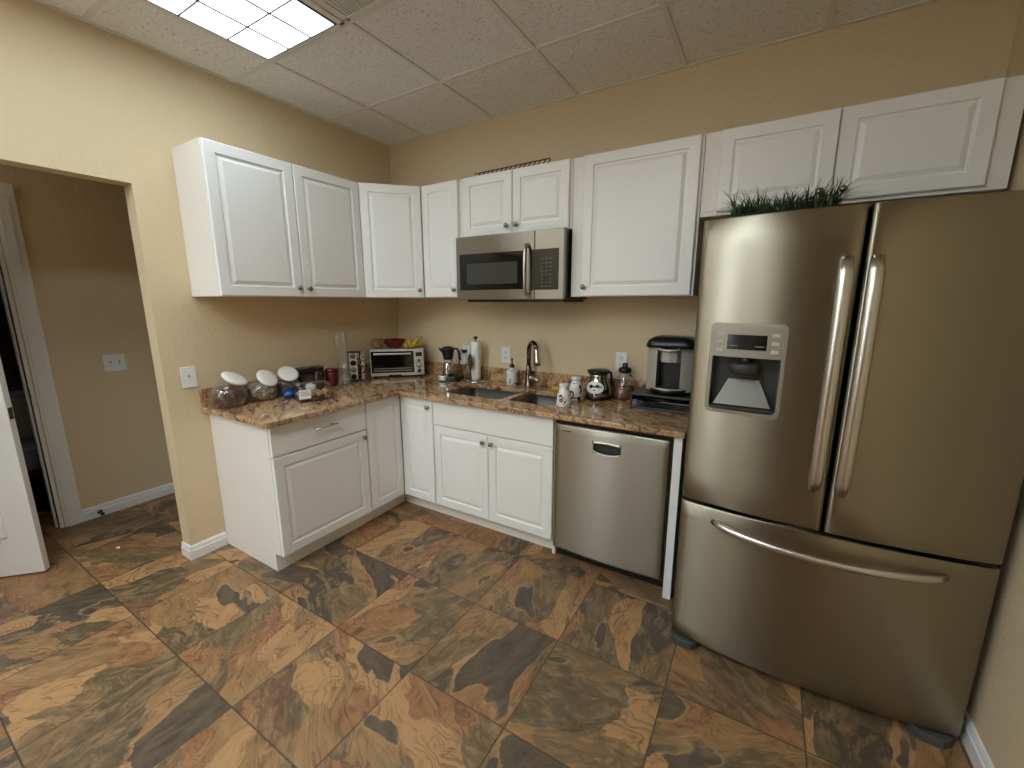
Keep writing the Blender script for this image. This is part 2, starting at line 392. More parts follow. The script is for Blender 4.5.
b = B(); b.box(1.0, 3.9, YR-2.6, YR-2.5, 0, H); b.box(0.9, 1.0, YR-2.6, YR-0.1, 0, H); b.box(3.9, 4.0, YR-2.6, YR-0.1, 0, H); b.box(0.9, 4.0, YR-2.6, YR-0.1, H, H+0.05)
struct('wall_added_room', b, plain('added_room_dark', (120, 100, 88), 0.8))  # unseen dark room, added so the middle of the fridge reflects dark
struct('floor_added_room', B().box(0.9, 4.0, YR-2.6, YR-0.1, -0.05, 0.0), M['floor'])
# hall beyond the opening
b = B(); b.box(HX-0.1, HX, -1.967, 0.1, 0, 2.62); b.box(HX-0.1, HX, -2.765, -1.967, 2.045, 2.62); b.box(HX-0.1, HX, YR, -2.765, 0, 2.62)
struct('wall_hall', b, M['wall'])
b = B(); b.box(HX, -0.098, -0.30, -0.2, 0, 2.62); b.box(HX, -0.098, YR-0.1, YR, 0, 2.62)
struct('wall_hall_end', b, M['wall'])
struct('ceiling_hall', B().box(HX-0.1, -0.098, YR-0.1, -0.2, 2.62, 2.66), M['ceil'])
# washroom behind the hall wall
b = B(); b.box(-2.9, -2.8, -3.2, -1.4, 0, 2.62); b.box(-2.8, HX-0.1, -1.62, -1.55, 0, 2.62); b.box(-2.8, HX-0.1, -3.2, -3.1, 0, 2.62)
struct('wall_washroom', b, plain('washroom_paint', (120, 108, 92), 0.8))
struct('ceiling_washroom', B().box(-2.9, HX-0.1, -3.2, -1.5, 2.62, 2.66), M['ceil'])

# ceiling tiles with their metal grid
GX, GY, G = 0.384, -0.548, 0.604
b = B()
b.box(-0.1, XR+0.1, YR-0.1, 0.1, H+0.006, H+0.06)
cl = struct('ceiling', b, M['ceil'])
b = B(); x = GX
while x < XR:
    b.box(x-0.0115, x+0.0115, YR, 0.0, H, H+0.01); x += G
y = GY
while y > YR:
    b.box(0.0, XR, y-0.0115, y+0.0115, H+0.0003, H+0.01); y -= G
b.box(0.0, 0.016, YR, 0, H+0.0006, H+0.01); b.box(XR-0.016, XR, YR, 0, H+0.0006, H+0.01); b.box(0, XR, -0.016, 0, H+0.0008, H+0.01); b.box(0, XR, YR, YR+0.016, H+0.0008, H+0.01)
b.build('ceiling_grid', M['tbar'], cl)

# unseen rear window, added so daylight brightens the ceiling and room
b = B()
for x in (0.25, 0.855, 1.46): b.box(x, x+0.04, YR-0.07, YR-0.03, 0.85, 2.25, 0.003)
for z in (0.85, 1.53, 2.21): b.box(0.25, 1.50, YR-0.068, YR-0.032, z, z+0.04, 0.003)
b.box(0.22, 1.53, YR-0.03, YR+0.05, 0.82, 0.85, 0.003)
wn_ = struct('fill_window', b, M['trim'])
B().box(0.27, 1.48, YR-0.052, YR-0.048, 0.87, 2.23).build('fill_window_pane', M['glass'], wn_)
# baseboards (profiled)
def baseboard(name, p0, p1, nrm, h=0.082, t=0.013, ext=0.0):
    p0, p1, n = Vector(p0), Vector(p1), Vector(nrm); b = B(); t_ = bmesh.new()
    prof = [(0, 0), (t, 0), (t, h*0.62), (t*0.62, h*0.70), (t*0.8, h*0.80), (t*0.4, h*0.97), (0, h)]
    ra = [t_.verts.new(p0 + n*d + Vector((0, 0, z))) for d, z in prof]; rb = [t_.verts.new(p1 + n*d + Vector((0, 0, z))) for d, z in prof]
    for k in range(len(prof)-1): t_.faces.new((ra[k], ra[k+1], rb[k+1], rb[k]))
    t_.faces.new(ra); t_.faces.new(rb); bmesh.ops.recalc_face_normals(t_, faces=t_.faces)
    b.merge(t_); return b
b = baseboard('x', (0, -1.678, 0), (0, -1.497, 0), (1, 0, 0)).b
bb = B(); bb.merge(b); bb.merge(baseboard('x', (-0.098, -1.678, 0), (0.013, -1.678, 0), (0, -1, 0)).b)
struct('baseboard_left', bb, M['trim'])
bb = B(); bb.merge(baseboard('x', (0, YR, 0), (0, -3.05, 0), (1, 0, 0)).b)
struct('baseboard_left_far', bb, M['trim'])
bb = B(); bb.merge(baseboard('x', (XR, -3.75, 0), (XR, -0.02, 0), (-1, 0, 0)).b); struct('baseboard_right', bb, M['trim'])
bb = B(); bb.merge(baseboard('x', (0, YR, 0), (1.75, YR, 0), (0, 1, 0)).b); struct('baseboard_rear', bb, M['trim'])
bb = B(); bb.merge(baseboard('x', (HX, -1.857, 0), (HX, -0.3, 0), (1, 0, 0)).b); struct('baseboard_hall', bb, M['trim'])

# door casing and jamb of the washroom door
b = B()
def casing_strip(b, y0, y1, z0, z1):
    b.box(HX, HX+0.012, y0, y1, z0, z1, 0.002); w = y1-y0
    if w < 0.2: b.box(HX+0.012, HX+0.018, y0+0.012, y1-0.03, z0, z1, 0.002)
    else: b.box(HX+0.012, HX+0.018, y0, y1, z0+0.012, z1-0.012, 0.002)
casing_strip(b, -1.944, -1.857, 0, 2.03); casing_strip(b, -2.88, -2.793, 0, 2.03); casing_strip(b, -2.88, -1.857, 2.03, 2.115)
b.box(HX-0.1, HX+0.004, -1.967, -1.950, 0, 2.045, 0.001); b.box(HX-0.1, HX+0.004, -2.788, -2.765, 0, 2.045, 0.001); b.box(HX-0.1, HX+0.004, -2.765, -1.967, 2.022, 2.045, 0.001)
b.box(HX-0.07, HX-0.035, -1.979, -1.967, 0, 2.022, 0.001)
trim = struct('trim_1', b, M['trim'])
B().box(HX-0.03, HX+0.006, -1.970, -1.9655, 0.87, 0.93, 0.001, mat=M['bronze']).build('strike_plate', M['bronze'], trim)

# open washroom door leaf (two-panel, swung into the hall)
def panel_door(w, h, t, parent, name):
    b = B(); b.box(0, w, 0, t, 0, h, 0.002)
    for z0, z1 in ((0.22, 0.86), (1.06, 1.86)):
        for side in (0, 1):
            yf = -0.0005 if side == 0 else t+0.0005; s = -1 if side == 0 else 1
            x0, x1 = 0.12, w-0.12
            for k, (ins, dep, th) in enumerate(((0, 0.006, 0.012), (0.045, 0.004, 0.30))):
                if k == 0:
                    for (a0, a1, c0, c1) in ((x0, x1, z0, z0+th), (x0, x1, z1-th, z1), (x0, x0+th, z0, z1), (x1-th, x1, z0, z1)):
                        b.box(a0, a1, min(yf, yf+s*dep), max(yf, yf+s*dep), c0, c1, 0.002)
                else: b.box(x0+ins, x1-ins, min(yf, yf+s*dep), max(yf, yf+s*dep), z0+ins, z1-ins, 0.003)
    return b.build(name, M['trim'], parent)
hx, hy = HX+0.02, -2.735; ang = math.atan2(-2.151-hy, -0.545-hx); wdoor = math.hypot(-2.151-hy, -0.545-hx)
dl = thing('door_1', 'white panelled washroom door standing open into the hall', 'door', (hx, hy, 0.008), ang)
dl['kind'] = 'structure'
panel_door(wdoor, 2.0, 0.036, dl, 'door_leaf')
B().box(wdoor-0.001, wdoor+0.0015, 0.006, 0.030, 0.855, 0.915, 0.0005, mat=M['bronze']).build('latch_plate', M['bronze'], dl)
b = B()
for s in (-1, 1):
    y0 = 0.0 if s < 0 else 0.036
    b.cyl((wdoor-0.065, y0, 0.885), (wdoor-0.065, y0+s*0.012, 0.885), 0.03); b.cyl((wdoor-0.065, y0, 0.885), (wdoor-0.065, y0+s*0.05, 0.885), 0.01)
    b.sphere((wdoor-0.065, y0+s*0.06, 0.885), 0.026)
b.build('door_knob', M['bronze'], dl)

# ------------------------------------------------------------------ ceiling lights
def troffer(x0, y0, label, lens):
    # x0,y0 = corner nearest the back-left; the fixture runs 1.2 m towards -y
    t = thing('ceiling_light', label, 'light', (x0, y0, H), 0, 'recessed fluorescent ceiling lights')
    w, l = G-0.024, 2*G-0.024
    b = B(); z0, z1 = -0.006, 0.004
    b.box(0, 0.012, -l, 0, z0, z1, 0.001); b.box(w-0.03, w, -l, 0, z0, z1, 0.001); b.box(0, w, -0.012, 0, z0, z1, 0.001); b.box(0, w, -l, -l+0.012, z0, z1, 0.001)
    b.build('frame', M['tbar'], t)
    B().box(w-0.048, w-0.03, -l+0.012, -0.012, z0+0.001, z1, 0.0).build('shadow_gap', M['black'], t)
    b = B(); b.box(0.012, w-0.048, -l+0.012, -0.012, -0.0015, 0.003); b.build('diffuser', lens, t)
    b = B(); xa, xb = 0.012, w-0.048
    for k in range(1, 3): x = xa+(xb-xa)*k/3; b.box(x-0.0045, x+0.0045, -l+0.012, -0.012, -0.005, -0.0018)
    for k in range(1, 6): y = -0.012-(l-0.024)*k/6; b.box(xa, xb, y-0.003, y+0.003, -0.0051, -0.0018)
    b.box(xa, xa+0.004, -l+0.012, -0.012, -0.006, -0.0018); b.box(xa, xb, -0.016, -0.012, -0.006, -0.0018)
    b.build('louvre', plain('louvre_grey', (84, 88, 94), 0.5), t)
    return t
troffer(GX+0.012, GY-G-0.012, 'bright fluorescent ceiling light panel above the left wall cabinets', LENS_DIMMED)
troffer(GX+2*G+0.012, GY-3*G-0.012, 'added unseen ceiling light panel behind the camera, middle of the room', LENS_BOOSTED)  # this and the rear panels below are unseen, added to raise ambient light
troffer(GX+0.012, GY-4*G-0.012, 'added unseen ceiling light panel behind the camera by the left wall', LENS_BOOSTED)  # added fill panel, kept left so the fridge's left door reflects bright
troffer(GX+0.012, GY-6*G-0.012-0.2, 'added unseen ceiling light panel at the rear by the left wall and added window', LENS_BOOSTED)  # added out of view for more bounce light
troffer(GX+2*G+0.012, GY-6*G-0.012-0.2, 'added unseen ceiling light panel at the rear in front of the opening', LENS_BOOSTED)  # extra unseen panel, added to lift the room's overall light
t = thing('ceiling_light', 'small round ceiling light far down the hall', 'light', (-0.62, -3.5, 2.62))
B().lathe([(0, -0.03), (0.15, -0.03), (0.17, -0.02), (0.17, 0), (0, 0)]).build('fixture_rim', M['trim'], t)
B().lathe([(0, -0.075), (0.08, -0.068), (0.13, -0.045), (0.14, -0.031), (0, -0.031)]).build('globe', lens_mat(4.5), t)
t = thing('air_grille', 'grey return air grille in the ceiling beside the light panel', 'vent', (GX+G+0.012, GY-G-0.012, H))
b = B(); w = G-0.024; b.box(0, w, -0.02, 0, -0.005, 0.004, 0.001); b.box(0, w, -w, -w+0.02, -0.005, 0.004, 0.001); b.box(0, 0.02, -w, 0, -0.005, 0.004, 0.001); b.box(w-0.02, w, -w, 0, -0.005, 0.004, 0.001)
b.build('frame', M['tbar'], t)
b = B(); b.box(0.018, w-0.018, -w+0.018, -0.018, 0.0, 0.004)
for k in range(1, 34): x = 0.02+(w-0.04)*k/34; b.box(x-0.002, x+0.002, -w+0.02, -0.02, -0.003, 0.001)
b.build('grille', M['vent'], t)

# ------------------------------------------------------------------ cabinet parts
def raised_panel(b, x0, x1, z0, z1, yf, t=0.019, rail=0.052, small=False):
    # a routed raised-panel front; front face at y = yf, facing -y
    w, h = x1-x0, z1-z0
    rail = min(rail, w*0.2, h*0.24)
    loops = [(0.0, t), (0.0, 0.004), (0.004, 0.0), (rail, 0.0), (rail+0.003, 0.0085), (rail+0.010, 0.009), (rail+0.026, 0.0014), (rail+0.029, 0.0005)]
    tb = bmesh.new(); R = []
    for ins, dep in loops:
        R.append([tb.verts.new((px, yf+dep, pz)) for px, pz in ((x0+ins, z0+ins), (x1-ins, z0+ins), (x1-ins, z1-ins), (x0+ins, z1-ins))])
    for a, c in zip(R, R[1:]):
        for k in range(4): tb.faces.new((a[k], a[(k+1) % 4], c[(k+1) % 4], c[k]))
    tb.faces.new(R[-1]); tb.faces.new(R[0]); bmesh.ops.recalc_face_normals(tb, faces=tb.faces)
    b.merge(tb); return b
def slab_front(b, x0, x1, z0, z1, yf, t=0.019): return b.box(x0, x1, yf, yf+t, z0, z1, 0.003)
def knob(parent, x, z, yf):
    b = B(); m = Matrix.Translation((x, yf, z)) @ Matrix.Rotation(PI/2, 4, 'X')
    b.lathe([(0.008, -0.001), (0.006, 0.004), (0.0045, 0.010), (0.006, 0.014), (0.0135, 0.018), (0.0145, 0.022), (0.011, 0.027), (0, 0.029)], m=m, seg=18)
    return b.build('knob', M['knob'], parent)
def door(root, x0, x1, z0, z1, yf, kx=None, kz=None, m=None):
    b = raised_panel(B(), x0, x1, z0, z1, yf)
    o = b.build('cabinet_door', M['white'], root)
    if kx is not None: knob(o, kx, kz, yf)
    return o
GU = 'white raised-panel wall cabinets'; GB = 'white base cabinets under the granite worktop'
D = 0.020
# left pair of doors
y0, y1 = -1.494, -0.586; wl = y1-y0
t = thing('wall_cabinet', 'white two-door wall cabinet on the left wall with exposed end panel', 'cabinet', (0.311, y0, ZB), PI/2, GU)
B().box(0, wl, D, 0.309, 0, ZT-ZB, 0.0015).build('cabinet_body', M['cabside'], t)
hc = ZT-ZB
door(t, 0.003, wl/2-0.0025, 0.002, hc-0.002, 0, wl/2-0.032, 0.052); door(t, wl/2+0.0025, wl-0.003, 0.002, hc-0.002, 0, wl/2+0.032, 0.052)
# diagonal corner
t = thing('wall_cabinet', 'white diagonal corner wall cabinet with single door', 'cabinet', (0, 0, ZB), 0, GU)
B().prism([(0.001, -0.001), (0.001, -0.583), (0.291, -0.583), (0.583, -0.291), (0.583, -0.001)], 0, hc).build('cabinet_body', M['cabside'], t)
cm = Matrix.Translation((0.297, -0.588, 0)) @ Matrix.Rotation(PI/4, 4, 'Z')
Ld = math.hypot(0.29, 0.29)
b = raised_panel(B(), 0.012, Ld-0.004, 0.002, hc-0.002, -0.018); bmesh.ops.transform(b.b, matrix=cm, verts=b.b.verts)
o = b.build('cabinet_door', M['white'], t)
b = B(); m = cm @ Matrix.Translation((Ld-0.034, -0.018, 0.052)) @ Matrix.Rotation(PI/2, 4, 'X')
b.lathe([(0.008, -0.001), (0.006, 0.004), (0.0045, 0.010), (0.006, 0.014), (0.0135, 0.018), (0.0145, 0.022), (0.011, 0.027), (0, 0.029)], m=m, seg=18); b.build('knob', M['knob'], o)
# narrow
t = thing('wall_cabinet', 'narrow white single-door wall cabinet between corner and microwave', 'cabinet', (0.586, -0.311, ZB), 0, GU)
B().box(0, 0.327, D, 0.309, 0, hc, 0.0015).build('cabinet_body', M['cabside'], t)
door(t, 0.014, 0.322, 0.002, hc-0.002, 0, 0.285, 0.052)
# over the microwave
zc = 1.852
t = thing('wall_cabinet', 'short white two-door wall cabinet directly above the microwave', 'cabinet', (0.916, -0.311, zc), 0, GU)
hm = ZT-zc
B().box(0, 0.785, D, 0.309, 0, hm, 0.0015).build('cabinet_body', M['cabside'], t)
door(t, 0.038, 0.401, 0.003, hm-0.002, 0, 0.371, 0.048); door(t, 0.406, 0.771, 0.003, hm-0.002, 0, 0.438, 0.048)
# big single door
t = thing('wall_cabinet', 'large white single-door wall cabinet between microwave and fridge', 'cabinet', (1.703, -0.311, ZB), 0, GU)
B().box(0, 0.660, D, 0.309, 0, hc, 0.0015).build('cabinet_body', M['cabside'], t)
door(t, 0.068, 0.648, 0.002, hc-0.002, 0, 0.088, 0.052)
# over the fridge
zf = 1.847; hf = ZT-zf
t = thing('wall_cabinet', 'short white two-door wall cabinet above the steel fridge', 'cabinet', (2.366, -0.311, zf), 0, GU)
B().box(0, 1.020, D, 0.309, 0, hf, 0.0015).build('cabinet_body', M['cabside'], t)
door(t, 0.069, 0.502, 0.014, hf-0.002, 0, 0.462, 0.052); door(t, 0.507, 0.957, 0.014, hf-0.002, 0, 0.540, 0.052)

# base cabinets
BT = 0.838   # top of boxes
FX = 0.609   # front of doors
# left run with drawer
y0, y1 = -1.494, -0.898; w = y1-y0
t = thing('base_cabinet', 'white base cabinet with drawer and single door at the left end', 'cabinet', (FX, y0, 0), PI/2, GB)
b = B(); b.prism([(0.0, 0.0), (0.0, 0.0)], 0, 0) if False else None
m = Matrix(((0, 0, 1, 0), (1, 0, 0, 0), (0, 1, 0, 0), (0, 0, 0, 1)))   # prism (a,b,c) -> x=c, y=a, z=b
b.prism([(0.020, 0.108), (0.020, BT), (FX-0.003, BT), (FX-0.003, 0.002), (0.080, 0.002), (0.080, 0.108)], 0.0, w, m=m)
b.build('cabinet_body', M['cabside'], t)
B().box(0.0, w, 0.074, 0.0795, 0.0, 0.108).build('toe_kick', M['cabside'], t)
dr = slab_front(B(), 0.003, w-0.003, 0.668, BT-0.006, 0).build('drawer', M['white'], t)
b = B(); b.cyl((0.225, -0.030, 0.762), (0.375, -0.030, 0.762), 0.006); b.cyl((0.250, -0.030, 0.762), (0.250, 0.001, 0.762), 0.005); b.cyl((0.350, -0.030, 0.762), (0.350, 0.001, 0.762), 0.005)
b.build('bar_pull', M['handle'], dr)
door(t, 0.003, w-0.003, 0.108, 0.661, 0, w-0.030, 0.620)
# corner unit
t = thing('base_cabinet', 'white L-shaped corner base cabinet with folding pair of narrow doors', 'cabinet', (0, 0, 0), 0, GB)
L = 0.896; F = FX-0.020
B().prism([(0.002, -0.002), (0.002, -L), (F, -L), (F, -F), (L, -F), (L, -0.002)], 0.108, BT).build('cabinet_body', M['cabside'], t)
K = 0.529
B().prism([(0.004, -0.004), (0.004, -L), (K, -L), (K, -K), (L, -K), (L, -0.004)], 0.0, 0.108).build('toe_kick', M['cabside'], t)
ml = Matrix.Translation((FX, -L, 0)) @ Matrix.Rotation(PI/2, 4, 'Z')
b = raised_panel(B(), 0.003, L-FX-0.0015, 0.108, BT-0.008, 0); bmesh.ops.transform(b.b, matrix=ml, verts=b.b.verts); b.build('cabinet_door', M['white'], t)
b = raised_panel(B(), FX+0.0015, L-0.003, 0.108, BT-0.008, -FX); o = b.build('cabinet_door', M['white'], t)
knob(o, L-0.032, BT-0.062, -FX)
# sink base
x0, x1 = 0.898, 1.764
t = thing('base_cabinet', 'white two-door sink base cabinet under the sink', 'cabinet', (x0, -FX, 0), 0, GB); w = x1-x0
b = B(); b.box(0, w, 0.020, 0.040, 0.108, BT); b.box(0, 0.018, 0.04, FX-0.003, 0.108, BT); b.box(w-0.018, w, 0.04, FX-0.003, 0.002, BT); b.box(0.018, w-0.018, 0.04, FX-0.003, 0.108, 0.126); b.build('cabinet_body', M['cabside'], t)
b = B(); b.box(0, w, 0.080, 0.092, 0.0, 0.108); b.build('toe_kick', M['cabside'], t)
slab_front(B(), 0.003, w-0.006, 0.668, BT-0.006, 0).build('false_front', M['white'], t)
xm = 1.327-x0
door(t, 0.003, xm-0.002, 0.108, 0.661, 0, xm-0.030, 0.615); door(t, xm+0.002, w-0.006, 0.108, 0.661, 0, xm+0.030, 0.615)
# end panel right of the dishwasher
tag(B().box(2.380, 2.417, -0.626, -0.01, 0.0, BT, 0.001).build('end_panel', M['white']), 'tall narrow white end panel between dishwasher and fridge', 'panel')

# ------------------------------------------------------------------ worktop with two sink cut-outs
SB1 = (0.918, 1.355, -0.520, -0.185); SB2 = (1.398, 1.690, -0.500, -0.165)
def slab_with_holes(outline, holes, z0, z1):
    t = bmesh.new(); es = []
    for ring in [outline]+holes:
        vs = [t.verts.new((x, y, z1)) for x, y in ring]
        for k in range(len(vs)): es.append(t.edges.new((vs[k], vs[(k+1) % len(vs)])))
    bmesh.ops.triangle_fill(t, use_beauty=True, use_dissolve=False, edges=es)
    for f in t.faces:
        if f.normal.z < 0: f.normal_flip()
    r = bmesh.ops.extrude_face_region(t, geom=list(t.faces))
    for v in [g for g in r['geom'] if isinstance(g, bmesh.types.BMVert)]: v.co.z = z0
    bmesh.ops.recalc_face_normals(t, faces=t.faces)
    return t
CE = 0.657
outline = [(0.002, -0.002), (0.002, -1.532), (CE-0.006, -1.532), (CE, -1.526), (CE, -CE-0.004), (CE+0.004, -CE), (2.424, -CE+0.01), (2.428, -CE+0.014), (2.428, -0.002)]
top = thing('worktop', 'L-shaped polished brown granite worktop with low backsplash', 'worktop', (0, 0, CT-0.029))
t_ = slab_with_holes(outline, [rrect(*SB1, 0.045), rrect(*SB2, 0.045)], 0.0, 0.029)
b = B(); b.merge(t_); o = b.build('worktop_slab', M['granite'], top)
bv = o.modifiers.new('bevel', 'BEVEL'); bv.width = 0.005; bv.segments = 3; bv.limit_method = 'ANGLE'; bv.angle_limit = math.radians(50)
b = B(); b.box(0.024, 2.428, -0.022, -0.002, 0.0295, 0.129, 0.003); b.box(0.002, 0.022, -1.528, -0.002, 0.0295, 0.129, 0.003)
b.build('backsplash', M['granite'], top)

# sink
t = thing('sink', 'undermount double-bowl stainless sink set in the worktop', 'sink', (0, 0, CT-0.030))
for (x0, x1, y0, y1), dp in ((SB1, 0.19), (SB2, 0.17)):
    tb = bmesh.new(); rings = []
    for ins, z in ((-0.012, 0.0), (0.001, 0.0), (0.004, -dp+0.03), (0.012, -dp+0.010), (0.035, -dp), (0.10, -dp-0.004)):
        rings.append([tb.verts.new((px, py, z)) for px, py in rrect(x0+ins, x1-ins, y0+ins, y1-ins, max(0.02, 0.045-ins*0.5))])
    for a, c in zip(rings, rings[1:]):
        n = len(a)
        for k in range(n): tb.faces.new((a[k], a[(k+1) % n], c[(k+1) % n], c[k]))
    tb.faces.new(rings[-1]); bmesh.ops.recalc_face_normals(tb, faces=tb.faces)
    for f in tb.faces: f.normal_flip()
    b = B(); b.merge(tb, smooth=True); bowl = b.build('bowl', M['sink'], t)
    cx, cy = (x0+x1)/2, (y0+y1)/2
    b = B(); b.lathe([(0.0, 0.001), (0.03, 0.001), (0.034, 0.004), (0.042, 0.004), (0.044, 0.0)], (cx, cy, -dp-0.003)); b.build('drain', M['chrome'], bowl)

# faucet
t = thing('faucet', 'brown bronze pull-down gooseneck faucet behind the sink', 'faucet', (1.308, -0.068, CT))
b = B(); b.lathe([(0.030, 0), (0.031, 0.006), (0.026, 0.012), (0.025, 0.085), (0.021, 0.12), (0.016, 0.16), (0, 0.161)])
b.build('body', M['bronze'], t)
dx, dy = 0.80, -0.58
pts = [(0, 0, 0.10), (0, 0, 0.22)] + [(dx*(0.062-0.062*math.cos(a)), dy*(0.062-0.062*math.cos(a)), 0.245+0.066*math.sin(a)) for a in [PI*k/14 for k in range(0, 13)]]
e = Vector(pts[-1]); b = B(); b.tube(pts, 0.015, 14); b.build('spout', M['bronze'], t)
q = Vector((dx*0.02, dy*0.02, -0.105))
b = B(); b.tube([e+Vector((0, 0, 0.004)), e+q*0.15, e+q*0.45, e+q*0.8, e+q], [0.014, 0.016, 0.018, 0.023, 0.024], 16, mat=M['handle']); b.cyl(e+q, e+q*1.06, 0.021, 0.019, mat=M['black']); b.build('spray_head', M['handle'], t)
b = B(); b.cyl((0.0, 0, 0.062), (0.034, -0.01, 0.062), 0.0165); b.tube([(0.03, -0.008, 0.062), (0.06, -0.02, 0.060), (0.10, -0.036, 0.052)], [0.011, 0.012, 0.009], 12, mat=M['handle']); b.build('lever', M['handle'], t)

# ------------------------------------------------------------------ dishwasher
x0, x1 = 1.772, 2.370; w = x1-x0
t = thing('dishwasher', 'stainless steel dishwasher with pocket handle under the worktop', 'dishwasher', (x0, -0.632, 0))
b = B(); b.box(0.004, w+0.004, 0.045, 0.62, 0.09, 0.828, mat=M['fgrey']); b.box(0.0, w+0.004, 0.028, 0.06, 0.795, 0.833, mat=M['black']); b.box(w-0.002, w+0.006, 0.01, 0.08, 0.09, 0.83, mat=M['black']); b.build('tub_body', None, t)
B().box(0.0, w, 0.085, 0.10, 0.0, 0.10).build('toe_kick', M['dark'], t)
# door: slightly bowed sheet with a pocket
hx0, hx1, hz0, hz1 = 0.222, 0.366, 0.690, 0.742
xs = [0, 0.004, 0.012] + [0.012+(w-0.024)*k/24 for k in range(1, 24)] + [w-0.012, w-0.004, w]
xs = sorted(xs+[hx0, hx1]); zs = sorted([0.082, 0.086, 0.095, 0.2, 0.35, 0.5, 0.62, hz0, hz1, 0.77, 0.804, 0.810, 0.812])
def dwy(x, z):
    u = min(x, w-x); r = 0.010; k = 0.0
    if u < r: k = r-math.sqrt(max(0, r*r-(r-u)**2))
    v = min(z-0.082, 0.812-z)
    if v < 0.006: k = max(k, 0.006-math.sqrt(max(0, 0.006**2-(0.006-v)**2)))
    return k + 0.010*((x-w/2)/(w/2))**2
tb = bmesh.new(); g = {}
for i, x in enumerate(xs):
    for j, z in enumerate(zs): g[i, j] = tb.verts.new((x, dwy(x, z), z))
for i in range(len(xs)-1):
    for j in range(len(zs)-1):
        if xs[i] >= hx0-1e-6 and xs[i+1] <= hx1+1e-6 and zs[j] >= hz0-1e-6 and zs[j+1] <= hz1+1e-6: continue
        tb.faces.new((g[i, j], g[i+1, j], g[i+1, j+1], g[i, j+1]))
b = B(); b.merge(tb, smooth=True); b.box(0.004, w-0.004, 0.022, 0.044, 0.086, 0.808); dd = b.build('dishwasher_door', M['steel_dw'], t)
b = B(); b.box(hx0, hx1, 0.020, 0.022, hz0, hz1, mat=M['fgrey'])
arc = lambda s: [(hx0-0.002+(hx1-hx0+0.004)*k/12, 0.0, s*0.010*(1-((k-6)/6)**2)) for k in range(13)]
tb = bmesh.new(); r1 = [tb.verts.new((p[0], 0.0005, hz0-0.006)) for p in arc(1)]; r2 = [tb.verts.new((p[0], -0.001, hz0+0.012-p[2]*1.6)) for p in arc(1)]
for k in range(12): tb.faces.new((r1[k], r1[k+1], r2[k+1], r2[k]))
bmesh.ops.recalc_face_normals(tb, faces=tb.faces); b.merge(tb, mat=M['handle'])
b.tube([(p[0], -0.002, hz0+0.012-p[2]*1.6) for p in arc(1)], 0.0028, 8, mat=M['handle'])
b.tube([(p[0], -0.003, hz1+0.002+p[2]*0.5) for p in arc(1)], 0.007, 10, mat=M['handle'])
b.build('pocket_handle', None, dd)
B().box(0.048, 0.125, 0.0045, 0.012, 0.776, 0.7810, 0.0004).build('status_slot', M['black'], dd)

# ------------------------------------------------------------------ microwave
x0, x1, zb_, zt_ = 0.936, 1.692, 1.446, 1.848
t = thing('microwave', 'stainless over-the-range microwave with black glass door', 'microwave', (x0, -0.372, zb_)); w, h = x1-x0, zt_-zb_
b = B(); b.box(0.002, w, 0.03, 0.37, 0.016, h, 0.002); b.box(0.05, w-0.02, 0.05, 0.365, 0.0, 0.017); b.build('body', M['black'], t)
xd = w*0.757
b = B(); b.box(0, xd-0.002, 0, 0.03, 0.016, h, 0.002); dr = b.build('microwave_door', M['steel_dw'], t)
B().box(0.028, xd-0.075, -0.002, 0.004, 0.075, h-0.105, 0.002).build('door_window', M['blackgloss'], dr)
b = B(); b.prism(rrect(0.085, xd-0.115, 0.110, h-0.165, 0.006), -0.0026, -0.0019, m=XZ); b.build('inner_screen', plain('window_mesh', (62, 64, 62), 0.18), dr)
hxm = xd-0.045
b = B(); b.tube([(hxm, 0.0, h-0.075), (hxm, -0.026, h-0.082), (hxm, -0.034, h-0.12), (hxm, -0.038, h/2), (hxm, -0.034, 0.085), (hxm, -0.026, 0.05), (hxm, 0.0, 0.043)], 0.0125, 14, flat=0.8); b.build('door_handle', M['handle'], dr)
b = B(); b.cyl((xd/2+0.02, -0.002, h-0.058), (xd/2+0.02, 0.003, h-0.058), 0.014, mat=M['handle']); b.cyl((xd/2+0.02, -0.0026, h-0.058), (xd/2+0.02, -0.0015, h-0.058), 0.011, mat=M['cgrey']); b.build('round_badge', None, dr)
b = B(); b.box(xd+0.001, w, 0, 0.03, 0.016, h, 0.002); cp = b.build('control_panel', M['steel_dw'], t)
B().box(xd-0.024, w-0.030, -0.0022, 0.003, 0.070, h-0.105, 0.001).build('keypad_glass', M['blackgloss'], cp)
b = B(); kb = plain('keypad_print', (74, 78, 88), 0.4)
for r in range(8):
    for c in range(3):
        if r == 2 and c == 1: continue
        xx = xd+0.052+c*0.026; zz = 0.085+r*0.022; b.box(xx-0.008, xx+0.006, -0.0030, -0.0021, zz, zz+0.007)
b.build('keypad_buttons', kb, cp)

